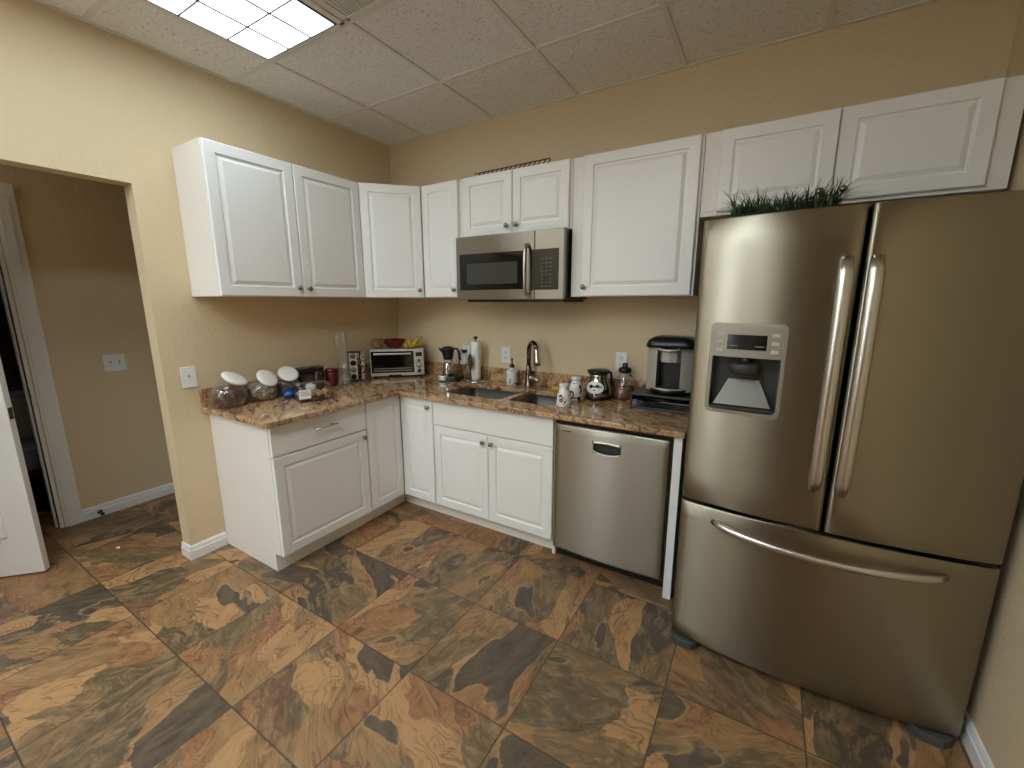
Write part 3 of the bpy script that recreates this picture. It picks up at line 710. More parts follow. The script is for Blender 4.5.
# ------------------------------------------------------------------ fridge
fx0, fx1 = 2.463, 3.372; FW = fx1-fx0; fy = -0.872; FZT = 1.735
t = thing('fridge', 'large stainless french-door fridge with water dispenser and bottom freezer', 'fridge', (fx0, fy, 0))
b = B(); b.box(0.004, FW-0.004, 0.055, 0.84, 0.03, FZT-0.01, 0.004); b.box(0.01, FW-0.01, 0.02, 0.06, 0.02, 0.05); b.build('fridge_body', M['fgrey'], t)
def ff(x): u = (x-FW/2)/(FW/2); return -0.046*(1-abs(u)**2.3)
def curved_door(x0, x1, z0, z1, hole=None, name='fridge_door', rl=0.014, rr=0.014):
    n = 26; xs = [x0+(x1-x0)*k/n for k in range(n+1)] + [x0+rl*(1-math.cos(a)) for a in (0.3, 0.6, 0.9, 1.2)] + [x1-rr*(1-math.cos(a)) for a in (0.3, 0.6, 0.9, 1.2)]
    rz = 0.008; zs = [z0+(z1-z0)*k/10 for k in range(11)] + [z0+rz*(1-math.cos(a)) for a in (0.4, 0.8, 1.2)] + [z1-rz*(1-math.cos(a)) for a in (0.4, 0.8, 1.2)]
    if hole: xs += [hole[0], hole[1]]; zs += [hole[2], hole[3]]
    xs, zs = sorted(set(xs)), sorted(set(zs))
    def k(d, r): return 0 if d >= r else r-math.sqrt(max(0, r*r-(r-d)**2))
    tb = bmesh.new(); g = {}; yb = 0.045
    for i, x in enumerate(xs):
        for j, z in enumerate(zs):
            g[i, j] = tb.verts.new((x, ff(x)+max(k(x-x0, rl), k(x1-x, rr)) + k(z-z0, rz)+k(z1-z, rz), z))
    for i in range(len(xs)-1):
        for j in range(len(zs)-1):
            if hole and xs[i] >= hole[0]-1e-6 and xs[i+1] <= hole[1]+1e-6 and zs[j] >= hole[2]-1e-6 and zs[j+1] <= hole[3]+1e-6: continue
            tb.faces.new((g[i, j], g[i+1, j], g[i+1, j+1], g[i, j+1]))
    # sides, top, bottom
    I, J = len(xs)-1, len(zs)-1
    bk = {}
    for i in range(len(xs)):
        for j in (0, J): bk[i, j] = tb.verts.new((xs[i], yb, zs[j]))
    for i in range(I):
        tb.faces.new((g[i, 0], bk[i, 0], bk[i+1, 0], g[i+1, 0])); tb.faces.new((g[i, J], g[i+1, J], bk[i+1, J], bk[i, J]))
    for i in (0, I):
        vs = [g[i, j] for j in range(J+1)] + [bk[i, J], bk[i, 0]]; tb.faces.new(vs)
    bmesh.ops.recalc_face_normals(tb, faces=tb.faces)
    b = B(); b.merge(tb, smooth=True); b.box(x0+0.004, x1-0.004, 0.030, yb, z0+0.004, z1-0.004, mat=None)
    o = b.build(name, M['steel'], t)
    for p in o.data.polygons:
        if abs(p.normal.z) > 0.9 or len(p.vertices) > 4: p.use_smooth = False
    return o
seam = 2.925-fx0; ZD = 0.662
HO = (0.066, 0.288, 1.052, 1.364)
dleft = curved_door(0.0, seam-0.004, ZD+0.006, FZT, HO); dright = curved_door(seam+0.004, FW, ZD+0.006, FZT)
dfz = curved_door(0.0, FW, 0.040, ZD-0.006, name='freezer_drawer')
B().box(seam-0.03, seam+0.03, 0.01, 0.056, ZD, FZT-0.01).build('door_gasket', M['dark'], t)
B().box(0.01, FW-0.01, 0.005, 0.056, ZD-0.012, ZD+0.012).build('drawer_gasket', M['dark'], t)
for s, dd_ in ((-1, dleft), (1, dright)):
    hx = seam - 0.006 + s*0.036; f0 = ff(hx)
    P_ = []
    N_ = 18
    for k in range(N_+1):
        u = k/N_; z = 0.822+(1.580-0.822)*u; P_.append((hx, f0-0.016-0.030*math.sin(PI*u)**0.5, z))
    b = B(); b.tube(P_, [0.0125 if 0 < k < N_ else 0.010 for k in range(N_+1)], 14, flat=1.6, up=(0, -1, 0))
    b.box(hx-0.013, hx+0.013, f0-0.026, f0+0.002, 0.820, 0.848, 0.004); b.box(hx-0.013, hx+0.013, f0-0.026, f0+0.002, 1.554, 1.582, 0.004)
    b.build('door_handle', M['handle'], dd_)
P_ = []; x0, x1 = 0.125, 0.785
for k in range(25):
    u = k/24; x = x0+(x1-x0)*u; P_.append((x, ff(x)-0.002-0.052*math.sin(PI*u)**0.5, 0.602-0.012*math.sin(PI*u)))
b = B(); b.tube(P_, [0.0115]+[0.0135]*23+[0.0115], 14, up=(0, 0, 1), flat=0.9); b.build('drawer_handle', M['handle'], dfz)
# dispenser
fy0 = ff((HO[0]+HO[1])/2)
disp = B(); x0, x1, z0, z1 = HO; yf = min(ff(x0), ff(x1))-0.003; yd = yf+0.075
ring_o = rrect(x0-0.010, x1+0.010, z0-0.012, z1+0.010, 0.022, 5); ring_i = rrect(x0+0.004, x1-0.004, z0+0.004, z1-0.004, 0.016, 5)
tb = bmesh.new()
def yy(x): return ff(x)-0.0035
ao = [tb.verts.new((x, yy(x)+0.006, z)) for x, z in ring_o]; am = [tb.verts.new((x, yy(x), z)) for x, z in rrect(x0-0.008, x1+0.008, z0-0.010, z1+0.008, 0.021, 5)]
ai = [tb.verts.new((x, yy(x), z)) for x, z in ring_i]; ad = [tb.verts.new((x, 0.030, z)) for x, z in ring_i]
for A_, C_ in ((ao, am), (am, ai), (ai, ad)):
    for k in range(len(A_)): tb.faces.new((A_[k], A_[(k+1) % len(A_)], C_[(k+1) % len(A_)], C_[k]))
bmesh.ops.recalc_face_normals(tb, faces=tb.faces); disp.merge(tb, mat=M['cgrey'])
dz = B(); disp.box(x0+0.002, x1-0.002, 0.028, 0.032, z0+0.002, z1-0.002, mat=M['fgrey'])
dsp = disp.build('water_dispenser', None, dleft)
# control face
zc0 = z1-0.112; tb = bmesh.new(); n = 10
for (a0, a1) in ((0, 1),):
    A_ = [tb.verts.new((x0+0.003+(x1-x0-0.006)*k/n, yy(x0+0.003+(x1-x0-0.006)*k/n)+0.001, zc0)) for k in range(n+1)]
    C_ = [tb.verts.new((x0+0.003+(x1-x0-0.006)*k/n, yy(x0+0.003+(x1-x0-0.006)*k/n)+0.001, z1-0.003)) for k in range(n+1)]
    E_ = [tb.verts.new((x0+0.003+(x1-x0-0.006)*k/n, 0.028, zc0)) for k in range(n+1)]
    for k in range(n): tb.faces.new((A_[k], A_[k+1], C_[k+1], C_[k])); tb.faces.new((E_[k], E_[k+1], A_[k+1], A_[k]))
b = B(); b.merge(tb); b.build('control_face', M['cgrey'], dsp)
xc = (x0+x1)/2; ys = yy(xc)-0.001
def face_patch(a0, a1, c0, c1, off, name, mat, n=8):
    tb = bmesh.new(); lo = [tb.verts.new((a0+(a1-a0)*k/n, yy(a0+(a1-a0)*k/n)-off, c0)) for k in range(n+1)]; hi = [tb.verts.new((v.co.x, v.co.y, c1)) for v in lo]
    bl = [tb.verts.new((v.co.x, v.co.y+0.004, c0)) for v in lo]; bh = [tb.verts.new((v.co.x, v.co.y+0.004, c1)) for v in lo]
    for k in range(n):
        tb.faces.new((lo[k], lo[k+1], hi[k+1], hi[k])); tb.faces.new((bl[k], bl[k+1], lo[k+1], lo[k])); tb.faces.new((hi[k], hi[k+1], bh[k+1], bh[k]))
    tb.faces.new((lo[0], hi[0], bh[0], bl[0])); tb.faces.new((lo[n], bl[n], bh[n], hi[n])); bmesh.ops.recalc_face_normals(tb, faces=tb.faces)
    q = B(); q.merge(tb); return q.build(name, mat, dsp)
face_patch(xc-0.063, xc+0.060, z1-0.084, z1-0.032, 0.0015, 'display', M['screen'])
for xx in (xc-0.056, xc+0.026): face_patch(xx, xx+0.028, z1-0.072, z1-0.070, 0.0022, 'display_digits', M['tube'], 2)
for s in (-1, 1):
    for k in range(3):
        xx = xc+s*0.086; zz = z1-0.032-0.028*k
        B().box(xx-0.012, xx+0.012, yy(xx)-0.001, yy(xx)+0.006, zz-0.007, zz+0.007, 0.003).build('button', M['btn'], dsp)
# recess interior: sloping paddle, nozzle, tray
b = B(); tb = bmesh.new()
q1 = [tb.verts.new(p) for p in ((xc-0.050, 0.016, zc0-0.085), (xc+0.050, 0.016, zc0-0.085), (xc+0.092, -0.020, z0+0.022), (xc-0.092, -0.020, z0+0.022))]
q2 = [tb.verts.new(p) for p in ((xc-0.050, 0.020, zc0-0.085), (xc+0.050, 0.020, zc0-0.085), (xc+0.092, -0.012, z0+0.022), (xc-0.092, -0.012, z0+0.022))]
tb.faces.new(q1); tb.faces.new(q2)
for k in range(4): tb.faces.new((q1[k], q1[(k+1) % 4], q2[(k+1) % 4], q2[k]))
bmesh.ops.recalc_face_normals(tb, faces=tb.faces); b.merge(tb); b.build('sloped_back', plain('paddle_grey', (120, 118, 112), 0.4, 0.6), dsp)
b = B(); b.lathe([(0, 0), (0.034, 0.0), (0.046, 0.006), (0.050, 0.030), (0.040, 0.040), (0, 0.040)], (xc, -0.012, zc0-0.062), sy=0.6); b.cyl((xc, -0.014, zc0-0.02), (xc, -0.014, zc0), 0.014); b.build('nozzle', M['fgrey'], dsp)
b = B(); b.box(x0+0.008, x1-0.008, ff(xc)+0.004, 0.02, z0+0.006, z0+0.016, 0.002)
for k in range(12): xx = x0+0.02+(x1-x0-0.04)*k/11; b.box(xx-0.003, xx+0.003, ff(xc)+0.010, 0.012, z0+0.015, z0+0.018)
b.build('drip_tray', M['fgrey'], dsp)
for xx in (0.055, FW-0.075):
    b = B(); b.prism([(xx-0.05, -0.005), (xx-0.03, -0.030), (xx+0.03, -0.034), (xx+0.055, -0.010), (xx+0.055, 0.06), (xx-0.05, 0.06)], 0.0, 0.034, bev=0.004); b.build('foot_cover', M['rubber'], t)

# ------------------------------------------------------------------ grass planter on the fridge
t = thing('grass_planter', 'low planter of dark green artificial grass on top of the fridge', 'plant', (2.70, -0.62, FZT-0.010))
B().box(-0.17, 0.17, -0.045, 0.045, 0.0, 0.055, 0.006).build('planter_box', M['planter'], t)
b = B(); rnd = random.Random(3); tb = bmesh.new()
for k in range(560):
    bx, by = rnd.uniform(-0.165, 0.165), rnd.uniform(-0.045, 0.04); a = rnd.uniform(0, 2*PI); L_ = rnd.uniform(0.09, 0.165); lean = rnd.uniform(0.25, 1.15)
    d = Vector((math.cos(a), math.sin(a)*0.8, 0)); sd = Vector((-d.y, d.x, 0)).normalized()*rnd.uniform(0.0028, 0.0050)
    d = d + Vector((bx*2.5, -0.15, 0)); prev = None
    for j in range(6):
        u = j/5; p = Vector((bx, by, 0.030)) + d*(lean*L_*u*u*0.72) + Vector((0, 0, L_*(u-0.62*lean*u*u))); ww = sd*(1-u*0.9)
        if p.z < 0.012: p.z = 0.012
        if p.y > 0.25: p.y = 0.25
        cur = (tb.verts.new(p-ww), tb.verts.new(p+ww))
        if prev: tb.faces.new((prev[0], prev[1], cur[1], cur[0]))
        prev = cur
b.merge(tb); b.build('grass_blades', M['leaf'], t)

# ornamental scroll rack on top of the wall cabinets
t = thing('scroll_rack', 'dark iron scroll rack lying on top of the microwave cabinet', 'decoration', (0.98, -0.165, ZT))
b = B()
b.tube([(0.0, -0.05, 0.012), (0.54, -0.05, 0.012)], 0.004, 8); b.tube([(0.0, 0.05, 0.012), (0.54, 0.05, 0.012)], 0.004, 8); b.tube([(0.0, -0.05, 0.012), (0.0, 0.05, 0.012)], 0.004, 8); b.tube([(0.54, -0.05, 0.012), (0.54, 0.05, 0.012)], 0.004, 8)
for x in (0.02, 0.52):
    for y in (-0.05, 0.05): b.cyl((x, y, 0), (x, y, 0.014), 0.005)
b.tube([(0.0, -0.05, 0.042), (0.54, -0.05, 0.050)], 0.0035, 8)
for k in range(16):
    x = 0.02+k*0.033; b.tube([(x, -0.05, 0.012), (x+0.008, -0.052, 0.024), (x+0.024, -0.052, 0.036), (x+0.030, -0.05, 0.046)], 0.0035, 6)
b.build('scroll_frame', M['iron'], t)

# ------------------------------------------------------------------ switches and outlets
def wall_plate(name, label, cat, loc, rz, gangs=1, kind='outlet', group=None):
    t = thing(name, label, cat, loc, rz, group); w = 0.072+(gangs-1)*0.046
    B().box(-w/2, w/2, -0.006, -0.0005, -0.058, 0.058, 0.003).build('cover_plate', M['plate'], t)
    for g_ in range(gangs):
        x = (g_-(gangs-1)/2)*0.046
        if kind == 'outlet':
            for z in (-0.02, 0.02):
                b = B(); b.prism(rrect(x-0.016, x+0.016, z-0.014, z+0.014, 0.008), -0.0085, -0.004, m=XZ, mat=M['platein'])
                for s in (-1, 1): b.box(x+s*0.006-0.001, x+s*0.006+0.001, -0.0089, -0.008, z-0.002, z+0.006, mat=M['dark'])
                b.build('socket', None, t)
        else:
            B().box(x-0.005, x+0.005, -0.0075, -0.005, -0.012, 0.012, 0.0008).build('toggle_slot', plain('toggle_slot', (150, 148, 144), 0.4), t)
            b = B(); b.box(x-0.004, x+0.004, -0.016, -0.005, -0.010, 0.001, 0.0015); b.build('toggle', M['plate'], t)
    return t
wall_plate('light_switch', 'single white light switch beside the doorway left of the worktop', 'switch', (0.0005, -1.565, 1.042), PI/2, 1, 'switch')
wall_plate('light_switch', 'double white light switch on the hall wall seen through the doorway', 'switch', (HX+0.0005, -1.552, 1.040), PI/2, 2, 'switch')
wall_plate('wall_outlet', 'white wall outlet between paper towel holder and soap dispenser', 'outlet', (1.082, -0.0005, 1.066), 0)
wall_plate('wall_outlet', 'white wall outlet behind the white plug left of the paper towel', 'outlet', (0.722, -0.0005, 1.060), 0)
wall_plate('wall_outlet', 'white wall outlet half hidden above the glass carafe', 'outlet', (1.935, -0.0005, 1.078), 0)
# plug-in adapter with cord
t = thing('plug_adapter', 'white plug adapter with dangling cord in the outlet by the coffee maker', 'plug', (0.722, -0.009, 1.035))
b = B(); b.box(-0.028, 0.026, -0.045, -0.001, -0.062, 0.012, 0.008); b.build('adapter_body', M['plate'], t)
b = B(); b.box(-0.016, 0.014, -0.036, -0.001, 0.028, 0.052, 0.005, mat=M['black'])
b.tube([(0, -0.03, 0.050), (-0.015, -0.04, 0.058), (-0.032, -0.045, 0.040), (-0.038, -0.045, 0.0), (-0.030, -0.045, -0.05), (-0.01, -0.05, -0.095), (0.0, -0.055, -0.15)], 0.003, 8, mat=M['black']); b.build('black_plug', None, t)

# door stop, scrap
t = thing('door_stop', 'small metal door stop on the hall baseboard', 'door stop', (HX+0.013, -1.775, 0.036))
b = B(); b.cyl((0, 0, 0), (0.006, 0, 0), 0.014); b.cyl((0.005, 0, 0), (0.05, 0, 0), 0.006); b.build('stem', M['bronze'], t)
B().cyl((0.05, 0, 0), (0.063, 0, 0), 0.010).build('rubber_tip', M['black'], t)
b = B(); b.poly([(-0.016, -0.007, 0.001), (0.006, -0.010, 0.006), (0.018, 0.002, 0.002), (0.004, 0.009, 0.007), (-0.010, 0.006, 0.003)])
o = b.build('paper_scrap', M['paper']); so = o.modifiers.new('s', 'SOLIDIFY'); so.thickness = 0.001
tag(o, 'tiny white paper scrap lying on the slate floor near the hall', 'litter', loc=(-0.51, -1.858, 0))

# ------------------------------------------------------------------ toilet and bin in the washroom
t = thing('toilet', 'white toilet in the dark washroom', 'toilet', (-2.30, -1.975, 0), 0)
b = B(); b.lathe([(0.11, 0), (0.12, 0.02), (0.10, 0.12), (0.13, 0.24), (0.18, 0.36), (0.185, 0.39), (0.15, 0.39), (0.12, 0.30), (0, 0.26)], (0.33, 0, 0), sx=1.25); b.box(-0.10, 0.25, -0.10, 0.10, 0, 0.30, 0.03); b.build('bowl', M['tankw'], t)
b = B(); b.lathe([(0.0, 0.0), (0.188, 0.0), (0.192, 0.012), (0.18, 0.022), (0, 0.026)], (0.33, 0, 0.392), sx=1.25); b.build('seat_lid', M['tankw'], t)
b = B(); b.box(-0.16, 0.06, -0.21, 0.21, 0.36, 0.74, 0.02); b.build('tank', M['tankw'], t); B().box(-0.17, 0.07, -0.22, 0.22, 0.742, 0.775, 0.008).build('tank_lid', M['tankw'], t)
t = thing('waste_bin', 'black waste bin on the washroom floor in front of the toilet', 'bin', (-1.62, -1.93, 0))
b = B(); b.lathe([(0.0, 0.004), (0.088, 0.0), (0.105, 0.26), (0.11, 0.265), (0.10, 0.265), (0.084, 0.01)], sy=0.8); b.build('bin_body', M['bin'], t)

# ------------------------------------------------------------------ things on the worktop
def at(name, label, cat, x, y, rz=0.0, group=None, z=CT+0.0005): return thing(name, label, cat, (x, y, z), rz, group)

GJ = 'slanted glass snack jars with white lids'
def slant_jar(x, y, rz, label, contents, clabel, s=1.0, fill=0.62, tilt=0.72):
    t = at('snack_jar', label, 'jar', x, y, rz, GJ)
    prof = [(0, 0.002), (0.060, 0.0), (0.078, 0.010), (0.090, 0.040), (0.090, 0.076), (0.076, 0.106), (0.056, 0.124), (0.048, 0.130)]
    b = B(); b.lathe([(r*s, z*s) for r, z in prof], sx=1.0, sy=0.92, seg=32)
    mm = Matrix.Translation((0.0, -0.012*s, 0.108*s)) @ Matrix.Rotation(tilt, 4, 'X')
    b.lathe([(0.058*s, 0.0), (0.052*s, 0.022*s), (0.054*s, 0.042*s)], m=mm)
    b.build('glass_body', M['glass'], t)
    b = B(); b.lathe([(0, 0.034), (0.050, 0.034), (0.058, 0.040), (0.063, 0.046), (0.063, 0.053), (0.058, 0.059), (0.040, 0.061), (0, 0.061)], m=mm @ Matrix.Scale(s, 4)); b.build('lid', M['lidw'], t)
    b = B(); pr = [(0, 0.005), (0.057, 0.004), (0.075, 0.013), (0.087, 0.042), (0.087, 0.076), (0.073, 0.102), (0.03, 0.110), (0, 0.108)]
    b.lathe([(r*s, z*s) for r, z in pr], sy=0.91, seg=32)
    o = b.build('jar_contents', contents); d = o.modifiers.new('d', 'DISPLACE'); tx = bpy.data.textures.new('n', 'CLOUDS'); tx.noise_scale = 0.02; d.texture = tx; d.strength = 0.008*s; d.mid_level = 1.0
    tag(o, clabel, 'snacks', kind='stuff', loc=(x, y, CT+0.0005), rz=rz); return t
slant_jar(0.130, -1.435, 2.2, 'slant-mouth glass jar of brown snack bars nearest the doorway', M['brown'], 'brown snack bars inside the jar nearest the doorway', 1.05, tilt=0.55)
slant_jar(0.125, -1.248, 1.82, 'slant-mouth glass jar of pale wrapped snacks, middle of the three', M['mixs'], 'pale wrapped snacks in the middle jar', 0.95, tilt=0.85)
slant_jar(0.095, -1.078, 1.4, 'slant-mouth glass jar behind the blue packets, third from doorway', M['greyf'], 'dark small snacks in the jar behind the blue packets', 0.94, tilt=0.78)

def packet(x, y, label, mat, rz, sx=0.05, sy=0.035, sz=0.028, name='blue_packet', cat='packet', group=None):
    b = B(); tb = bmesh.new(); bmesh.ops.create_icosphere(tb, subdivisions=3, radius=1)
    rnd = random.Random(int(x*1000))
    for v in tb.verts:
        c = v.co; k = 1+0.10*math.sin(9*c.x+rnd.random())+0.08*math.sin(13*c.y+3*c.z)
        v.co = Vector((c.x*sx*k, c.y*sy*k, (c.z*0.98+0.98)*sz*(1.0+0.12*math.sin(7*c.x)*math.cos(6*c.y))))
        if v.co.z < 0: v.co.z = 0
    b.merge(tb, smooth=True)
    o = b.build(name, mat); tag(o, label, cat, group, loc=(x, y, CT+0.001), rz=rz); return o
packet(0.238, -1.150, 'blue snack packet beside the pale snack jar', M['blue'], 1.1, 0.045, 0.034, 0.027)
packet(0.222, -1.070, 'blue snack packet touching the clear lidded jar, farther from the doorway', M['blue'], 1.5, 0.036, 0.030, 0.026)
packet(0.200, -0.985, 'crumpled white paper packet behind the clear clamshell', M['white_m'], 0.6, 0.034, 0.028, 0.032, name='paper_packet')

# clear jar with black lid, dark tin, maroon canister
t = at('lidded_jar', 'square clear jar with black lid behind the blue packets', 'jar', 0.075, -0.945)
b = B(); b.box(-0.048, 0.048, -0.05, 0.05, 0.0, 0.125, 0.012, seg=3); b.build('glass_body', M['smoke'], t)
B().box(-0.050, 0.050, -0.052, 0.052, 0.122, 0.148, 0.006).build('lid', M['black'], t)
b = B(); b.box(-0.044, 0.044, -0.046, 0.046, 0.003, 0.098, 0.012, seg=3); tag(b.build('jar_contents', M['greyf']), 'grey-brown ground coffee in the square clear jar', 'coffee', kind='stuff', loc=(0.075, -0.945, CT+0.0005))
t = at('canister', 'dark brown lidded tin between clear jar and maroon canister', 'canister', 0.085, -0.855)
b = B(); b.lathe([(0, 0), (0.044, 0), (0.046, 0.004), (0.046, 0.128), (0, 0.128)]); b.build('tin_body', M['dkbrown'], t)
b = B(); b.lathe([(0.0, 0.128), (0.047, 0.128), (0.048, 0.132), (0.048, 0.144), (0.044, 0.149), (0.030, 0.146), (0.0, 0.146)]); b.build('lid', M['blackgloss'], t)
t = at('canister', 'maroon round canister left of the tall glass vase', 'canister', 0.110, -0.758)
b = B(); b.lathe([(0, 0), (0.038, 0), (0.042, 0.006), (0.042, 0.092), (0.038, 0.100), (0, 0.100)]); b.build('canister_body', M['maroon'], t)
b = B(); b.lathe([(0, 0.100), (0.042, 0.100), (0.044, 0.104), (0.044, 0.116), (0.038, 0.122), (0, 0.124)]); b.build('lid', M['maroon'], t)

# clamshell
t = at('clamshell', 'clear plastic clamshell of brown pastries with white label, near the worktop edge', 'food container', 0.385, -1.085, 1.22)
t.scale = (1.18, 1.3, 1.35)
b = B(); b.prism(rrect(-0.088, 0.088, -0.056, 0.056, 0.018), 0.0, 0.030, bev=0.002, smooth=False); b.build('base_tray', M['plasticclear'], t)
b = B(); tb = bmesh.new(); R_ = []
for ins, z in ((0, 0.031), (0.006, 0.045), (0.012, 0.070), (0.024, 0.078)): R_.append([tb.verts.new((px, py, z)) for px, py in rrect(-0.088+ins, 0.088-ins, -0.056+ins, 0.056-ins, 0.018)])
for a, c in zip(R_, R_[1:]):
    for k in range(len(a)): tb.faces.new((a[k], a[(k+1) % len(a)], c[(k+1) % len(c)], c[k]))
tb.faces.new(R_[-1]); b.merge(tb, smooth=False); b.build('hinged_lid', M['plasticclear'], t)
b = B(); b.box(-0.084, -0.030, -0.0595, -0.0575, 0.018, 0.058, mat=M['plate'])
for k, z in enumerate((0.047, 0.040, 0.033)): b.box(-0.078, -0.040+0.004*k, -0.0602, -0.0594, z, z+0.0022, mat=M['cgrey'])
b.build('price_label', None, t)
rnd = random.Random(5); GP = 'brown pastries in the clear clamshell'
for i in range(4):
    for j in range(2):
        b = B(); b.sphere((0, 0, 0.020), 0.021, 0.024, 0.019, seg=14); o = b.build('pastry', M['pasta'])
        c_, s_ = math.cos(1.22), math.sin(1.22); lx, ly = -0.063+0.042*i, -0.026+0.052*j
        tag(o, 'small round brown pastry inside the clear plastic clamshell', 'pastry', GP, loc=(0.385+c_*lx*1.15-s_*ly*1.25, -1.085+s_*lx*1.15+c_*ly*1.25, CT+0.003), rz=rnd.random()*3); o.scale = (1.1, 1.15, 1.35)

# tall glass vase + low glass pot
t = at('glass_vase', 'tall clear cylindrical glass vase in front of the left wall', 'vase', 0.190, -0.722)
b = B(); b.lathe([(0, 0.004), (0.040, 0.0), (0.046, 0.006), (0.045, 0.10), (0.042, 0.25), (0.043, 0.368), (0.0455, 0.374), (0.043, 0.374), (0.040, 0.366), (0.039, 0.25), (0.041, 0.02), (0, 0.014)], seg=32); b.build('vase_body', M['glass'], t)
t = at('glass_pitcher', 'low glass pitcher between the tall vase and the pod rack', 'pitcher', 0.082, -0.635, -1.4)
b = B(); b.lathe([(0, 0.003), (0.036, 0.0), (0.044, 0.010), (0.046, 0.06), (0.040, 0.11), (0.036, 0.145), (0.038, 0.150), (0.034, 0.145), (0.040, 0.06), (0.036, 0.016), (0, 0.012)]); b.build('pitcher_body', M['glass'], t)
b = B(); b.tube([(0, 0.037, 0.135), (0, 0.065, 0.125), (0, 0.070, 0.08), (0, 0.046, 0.04)], 0.005, 8); b.build('handle', M['glass'], t)

# cafe rack: black frame tower with white framed panel and hanging letters
t = at('pod_rack', 'tall black rack with white round pods and letters spelling CAFE', 'rack', 0.078, -0.535, 0.85)
b = B()
for x in (-0.040, 0.040):
    for y in (-0.032, 0.032): b.tube([(x, y, 0.0), (x, y, 0.215)], 0.003, 6)
b.box(-0.044, 0.044, -0.036, 0.036, 0.0, 0.008, 0.002); b.box(-0.052, 0.050, -0.036, 0.036, 0.210, 0.217, 0.002)
for k in range(1, 4): b.box(-0.042, 0.042, -0.034, 0.034, 0.008+0.0505*k, 0.011+0.0505*k)
b.build('rack_frame', M['black'], t)
b = B(); b.box(-0.034, 0.020, -0.0365, -0.0345, 0.012, 0.206); b.build('white_panel', M['ceramic'], t)
for k in range(4):
    b = B(); b.lathe([(0, 0), (0.015, 0), (0.019, 0.010), (0.0195, 0.012), (0, 0.0125)], m=Matrix.Translation((-0.007, -0.0368, 0.036+0.0505*k)) @ Matrix.Rotation(PI/2, 4, 'X')); b.build('pod', M['cgrey'] if k % 2 else M['dkbrown'], t)
for k, ch in enumerate('CAFE'):
    text_part(ch, 0.050, Matrix.Translation((0.056, -0.040, 0.160-0.048*k)) @ Matrix.Rotation(PI/2, 4, 'X') @ Matrix.Rotation(-0.15, 4, 'Z'), M['plate'], 'letter', t, 0.002)

# toaster oven
t = at('toaster_oven', 'silver toaster oven with black glass door set across the corner', 'toaster oven', 0.272, -0.292, math.atan2(0.276, 0.291))
w, d, h = 0.405, 0.27, 0.222
b = B(); b.box(-w/2, w/2, 0.006, d, 0.014, h, 0.008, mat=M['silver']); b.box(w/2-0.001, w/2+0.0005, 0.04, d-0.03, 0.05, h-0.04, mat=M['fgrey'])
b.box(-w/2+0.003, w/2-0.003, -0.002, 0.01, 0.016, h-0.001, 0.003, mat=M['silver']); b.build('oven_body', None, t)
for sx in (-1, 1):
    for y in (0.03, d-0.03): B().cyl((sx*(w/2-0.03), y, 0), (sx*(w/2-0.03), y, 0.016), 0.012).build('foot', M['black'], t)
xr = w/2-0.078
b = B(); b.box(-w/2+0.010, xr, -0.010, -0.0015, 0.042, h-0.016, 0.002); dr = b.build('oven_door', M['blackgloss'], t)
b = B(); b.box(-w/2+0.028, xr-0.020, -0.034, -0.024, h-0.040, h-0.026, 0.004)
for x in (-w/2+0.04, xr-0.032): b.box(x-0.005, x+0.005, -0.026, -0.008, h-0.038, h-0.028, 0.001)
b.build('door_handle', M['handle'], dr)
b = B(); b.box(-w/2+0.026, xr-0.014, -0.0115, -0.0095, 0.072, 0.078); b.box(-w/2+0.026, xr-0.014, -0.0115, -0.0095, 0.054, 0.062); b.build('rack_rails', M['cgrey'], dr)
b = B(); b.box(xr+0.004, w/2-0.004, -0.007, -0.0015, 0.022, h-0.010, 0.002, mat=M['silver']); cp = b.build('control_panel', None, t)
xk = (xr+w/2)/2
B().box(xk-0.024, xk+0.024, -0.009, -0.0065, h-0.058, h-0.026, 0.001).build('display', M['screen'], cp)
for zz, rr in ((0.132, 0.008), (0.096, 0.017), (0.052, 0.012)):
    b = B(); mm = Matrix.Translation((xk, -0.007, zz)) @ Matrix.Rotation(PI/2, 4, 'X'); b.lathe([(rr*1.25, 0), (rr*1.25, 0.002), (rr, 0.003), (rr*0.9, 0.014), (0, 0.015)], m=mm, mat=M['fgrey'] if rr != 0.017 else M['silver'])
    if rr == 0.017: b.lathe([(rr*1.3, 0.0), (rr*1.3, 0.0024), (rr*1.05, 0.0026)], m=mm, mat=M['black'])
    b.build('knob', None, cp)
b = B(); b.box(-0.07, 0.03, -0.012, -0.003, 0.013, 0.026, 0.002); b.build('crumb_tray_pull', M['black'], t)

# fruit etc. on the oven top (oven frame -> world)
OC, OS = math.cos(t.rotation_euler[2]), math.sin(t.rotation_euler[2])
def ov(lx, ly): return (0.272+OC*lx-OS*ly, -0.292+OS*lx+OC*ly)
OZ = CT+0.0005+h+0.001; ORZ = t.rotation_euler[2]
x, y = ov(-0.02, 0.12)
t = thing('fruit_bowl', 'shallow dark red bowl on top of the toaster oven', 'bowl', (x, y, OZ), ORZ)
b = B(); b.lathe([(0, 0.003), (0.045, 0.0), (0.05, 0.006), (0.080, 0.036), (0.090, 0.062), (0.093, 0.065), (0.088, 0.066), (0.077, 0.042), (0.045, 0.011), (0, 0.008)], seg=36); b.build('bowl_body', M['redbowl'], t)
x, y = ov(-0.02, 0.095); b = B()
b.sphere((0, 0, 0.030), 0.045, 0.028, 0.018, seg=16); tag(b.build('foil_packet', M['purple']), 'shiny purple packet lying in the red bowl', 'packet', loc=(x, y, OZ+0.008), rz=ORZ)
